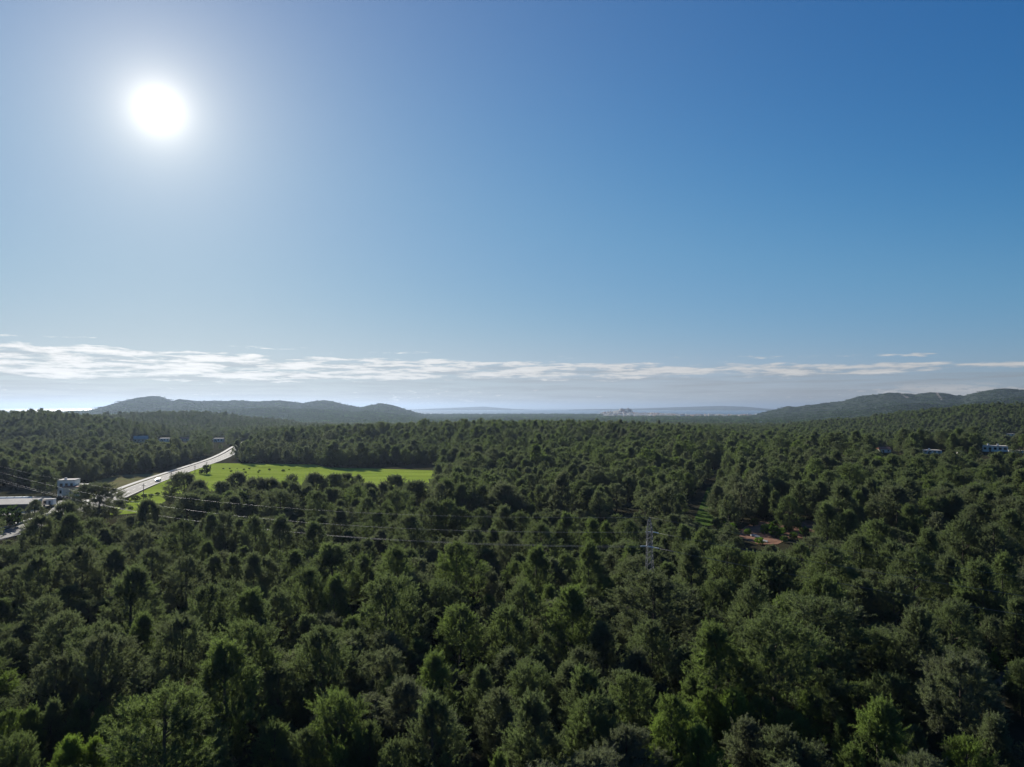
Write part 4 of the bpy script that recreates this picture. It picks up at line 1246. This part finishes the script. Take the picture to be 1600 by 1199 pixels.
for m_, mt, lb in zip(town, (MAT['white'], simple('cream_render', (0.62, 0.55, 0.45), .9), simple('pinkish_render', (0.52, 0.36, 0.29), .9)),
                      ('white', 'cream', 'pinkish')):
    tag(m_.build('distant_town', mt), 'far %s houses of the hazy coastal town' % lb, 'town', kind='stuff')
P = PEAK
e = empty('castle', (P[0], P[1], P[2] - 3))
cmt = simple('castle_stone', (0.36, 0.31, 0.26), .95)
MB().box(-50, 48, 0, 30, -6, 14).build('wall', cmt, e)
MB().box(-42, -24, 6, 24, 14.01, 18).build('tower', cmt, e)
MB().box(14, 26, 6, 20, 14.01, 22).build('bell_tower', cmt, e)
tag(e, 'hazy stone castle crowning the hill above the town', 'castle')

# ------------------------------------------------------------------ car, poles
i_ = int(np.argmin([abs(proj([*p, 0.1])[0] - 239) for p in ROAD[:110]]))
cp = ROAD[i_] + NRM[i_] * -2.1; cd = tan_[i_]
e = empty('car', (cp[0], cp[1], 0.105), math.atan2(cd[1], cd[0]) - math.pi / 2)
W2, L2 = 0.88, 2.15
prof = [(-L2, .35), (-L2, .75), (-L2 + .25, .92), (-1.25, .98), (-.55, 1.42), (.95, 1.46), (1.75, 1.02), (L2, .92), (L2, .35)]
V_ = [(s * (W2 if z < 1.1 else W2 - .14), y, z) for s in (-1, 1) for (y, z) in prof]; k_ = len(prof)
F_ = [tuple(range(k_)), tuple(range(2 * k_ - 1, k_ - 1, -1))] + [(i, k_ + i, k_ + (i + 1) % k_, (i + 1) % k_) for i in range(k_)]
MB().add(V_, F_).build('body', MAT['carpaint'], e)
MB().add([(-.72, -1.19, 1.03), (.72, -1.19, 1.03), (.64, -.60, 1.41), (-.64, -.60, 1.41)], [(0, 1, 2, 3)]).build('windscreen', MAT['glassdark'], e).location = (0, -.02, .02)
MB().add([(-.72, 1.70, 1.06), (-.64, .99, 1.45), (.64, .99, 1.45), (.72, 1.70, 1.06)], [(0, 1, 2, 3)]).build('rear_window', MAT['glassdark'], e).location = (0, .02, .02)
for s in (-1, 1):
    MB().add([(s * .895, -.9, 1.04), (s * .895, 1.3, 1.04), (s * .77, .9, 1.40), (s * .77, -.5, 1.38)], [(0, 1, 2, 3)]).build('side_window', MAT['glassdark'], e)
    for y in (-1.35, 1.35):
        wh = MB().tube([(s * .70, y, .33), (s * .90, y, .33)], .33, 14).build('wheel', MAT['tyre'], e)
        MB().tube([(s * .895, y, .33), (s * .915, y, .33)], .2, 10).build('rim', MAT['steel'], wh)
    MB().box(s * .62 - .18, s * .62 + .18, -L2 - .03, -L2 + .02, .62, .78).build('headlight', MAT['insul'], e)
tag(e, 'lone silver car driving along the road beside the dry field', 'car')

for k, (x, y, hp, lb) in enumerate([(224, 781, 21, 'tall dark utility pole between the road and the small meadow patch'), (267.5, 754, 13, 'utility pole beside the road near the middle of its straight'),
                                    (304.5, 740, 10, 'utility pole before the meadow where the road narrows'), (323, 731.5, 7.5, 'farthest utility pole, just past the lone meadow bush')]):
    P = on_plane(x, y); h_ = hp * P[1] / F + 1.0
    e = empty('utility_pole', (P[0], P[1], 0), -0.3)
    MB().tube([(0, 0, -.1), (0, 0, h_)], [.15, .10], 8).build('pole', MAT['wood'], e)
    MB().box(-.8, .8, -.06, .06, h_ - .9, h_ - .75).build('crossarm', MAT['wood'], e)
    for q in (-.65, 0.25, .65):
        MB().tube([(q, 0, h_ - .749), (q, 0, h_ - .55)], [.06, .04], 6).build('insulator', MAT['insul'], e)
    tag(e, lb, 'utility pole', 'utility poles along the road')

# ------------------------------------------------------------------ pylon and wires
PB = at_depth(1015, 850, 123); PB[2] = float(terrain(PB[0], PB[1]))
P1 = np.array([-224.0, 262.0, 0])
ld = (P1 - PB); ld[2] = 0; ld /= np.linalg.norm(ld); pd = np.array([ld[1], -ld[0], 0])     # along the line, across it
ang_l = math.atan2(pd[1], pd[0])
e = empty('lattice_pylon', tuple(PB), ang_l)
TOP = 17.1 - PB[2]


def half(z):
    return 0.95 + (0.42 - 0.95) * min(z / 11.5, 1) if z < 11.5 else 0.42 + (0.10 - 0.42) * max((z - 14.8) / (TOP - 14.8), 0)


for sx in (-1, 1):
    for sy in (-1, 1):
        zs = [-0.1, 6, 11.5, 14.8, TOP - .3]
        MB().tube([(sx * half(z), sy * half(z), z) for z in zs], 0.06, 4).build('leg', MAT['steel'], e)
br = MB(); zl = [0.2, 1.8, 3.3, 4.8, 6.2, 7.5, 8.7, 9.8, 10.8, 11.6, 12.4, 13.2, 14.0, 14.8, 15.5, 16.1, 16.6]
for a, b in zip(zl[:-1], zl[1:]):
    ha, hb = half(a), half(b)
    for (sx, sy, tx, ty) in ((-1, -1, 1, -1), (1, -1, 1, 1), (1, 1, -1, 1), (-1, 1, -1, -1)):
        br.tube([(sx * ha, sy * ha, a), (tx * hb, ty * hb, b)], 0.032, 4); br.tube([(tx * ha, ty * ha, a), (sx * hb, sy * hb, b)], 0.032, 4)
br.build('bracing', MAT['steel'], e)
MB().add([(-.12, -.12, TOP - .3), (.12, -.12, TOP - .3), (.12, .12, TOP - .3), (-.12, .12, TOP - .3), (0, 0, TOP)], [(0, 1, 4), (1, 2, 4), (2, 3, 4), (3, 0, 4), (3, 2, 1, 0)]).build('peak', MAT['steel'], e)
ARMS = [(14.4 - PB[2], 1.45), (12.45 - PB[2], -1.45), (11.75 - PB[2], 1.6)]
ATT = []
for (z, x) in ARMS:
    s = 1 if x > 0 else -1
    a = MB()
    for sy in (-1, 1):
        a.tube([(s * half(z), sy * half(z), z), (x, 0, z)], .05, 4); a.tube([(s * half(z + .7), sy * half(z + .7), z + .7), (x, 0, z)], .04, 4)
    a.build('crossarm', MAT['steel'], e)
    for sd in (-1, 1):
        m_ = MB(); pts_, rads_ = [], []
        for q in range(15):
            pts_.append((x, sd * (.12 + q * .075), z - .02 - q * .008)); rads_.append(.12 if q % 2 else .05)
        m_.tube(pts_, rads_, 8); m_.build('insulator', MAT['insul'], e)
    ATT.append((x, z - .14))
tag(e, 'slim steel lattice pylon rising out of the forest', 'pylon')
Z1 = [25.0, 23.6, 22.0, 21.6]; SAG = [8.0, 9.0, 9.0, 9.2]
nmz = ['top earth wire', 'upper conductor', 'left-arm conductor', 'lower conductor']
for k, (off, z) in enumerate([(0, TOP)] + ATT):
    A = PB + pd * off + np.array([0, 0, z])
    B = np.array([P1[0], P1[1], Z1[k]]) + pd * off
    Bn = PB - ld * 255 + pd * off; Bn[2] = z + 2 + PB[2]
    for sd, E_, lab in ((1, B, 'running left over the forest toward the road'), (-1, Bn, 'running right over the near pines')):
        A2 = A + ld * sd * (1.2 if k else 0.0)
        pts_ = []
        for q in np.linspace(0, 1, 60):
            p = A2 + (E_ - A2) * q; p[2] -= 4 * (SAG[k] if sd > 0 else 7.0) * q * (1 - q); pts_.append(p)
        o = MB().tube(pts_, 0.017 if k else 0.012, 5).build('power_wire', MAT['wire'], None, True)
        tag(o, 'pylon %s %s' % (nmz[k], lab), 'wire', 'wires of the power line')

# ------------------------------------------------------------------ haze
hz = MB().box(-61000, 61000, -61000, 61000, -46, 215)
hm_ = bpy.data.materials.new('haze_air'); hm_.use_nodes = True
ht = hm_.node_tree; ht.nodes.clear()
pv = ht.nodes.new('ShaderNodeVolumePrincipled'); ho = ht.nodes.new('ShaderNodeOutputMaterial')
pv.inputs['Color'].default_value = (0.255, 0.33, 0.45, 1); pv.inputs['Density'].default_value = 0.000062; pv.inputs['Anisotropy'].default_value = 0.5
ht.links.new(pv.outputs[0], ho.inputs['Volume'])
tag(hz.build('haze', hm_), 'pale haze in the air over the land and sea', 'haze', kind='stuff')
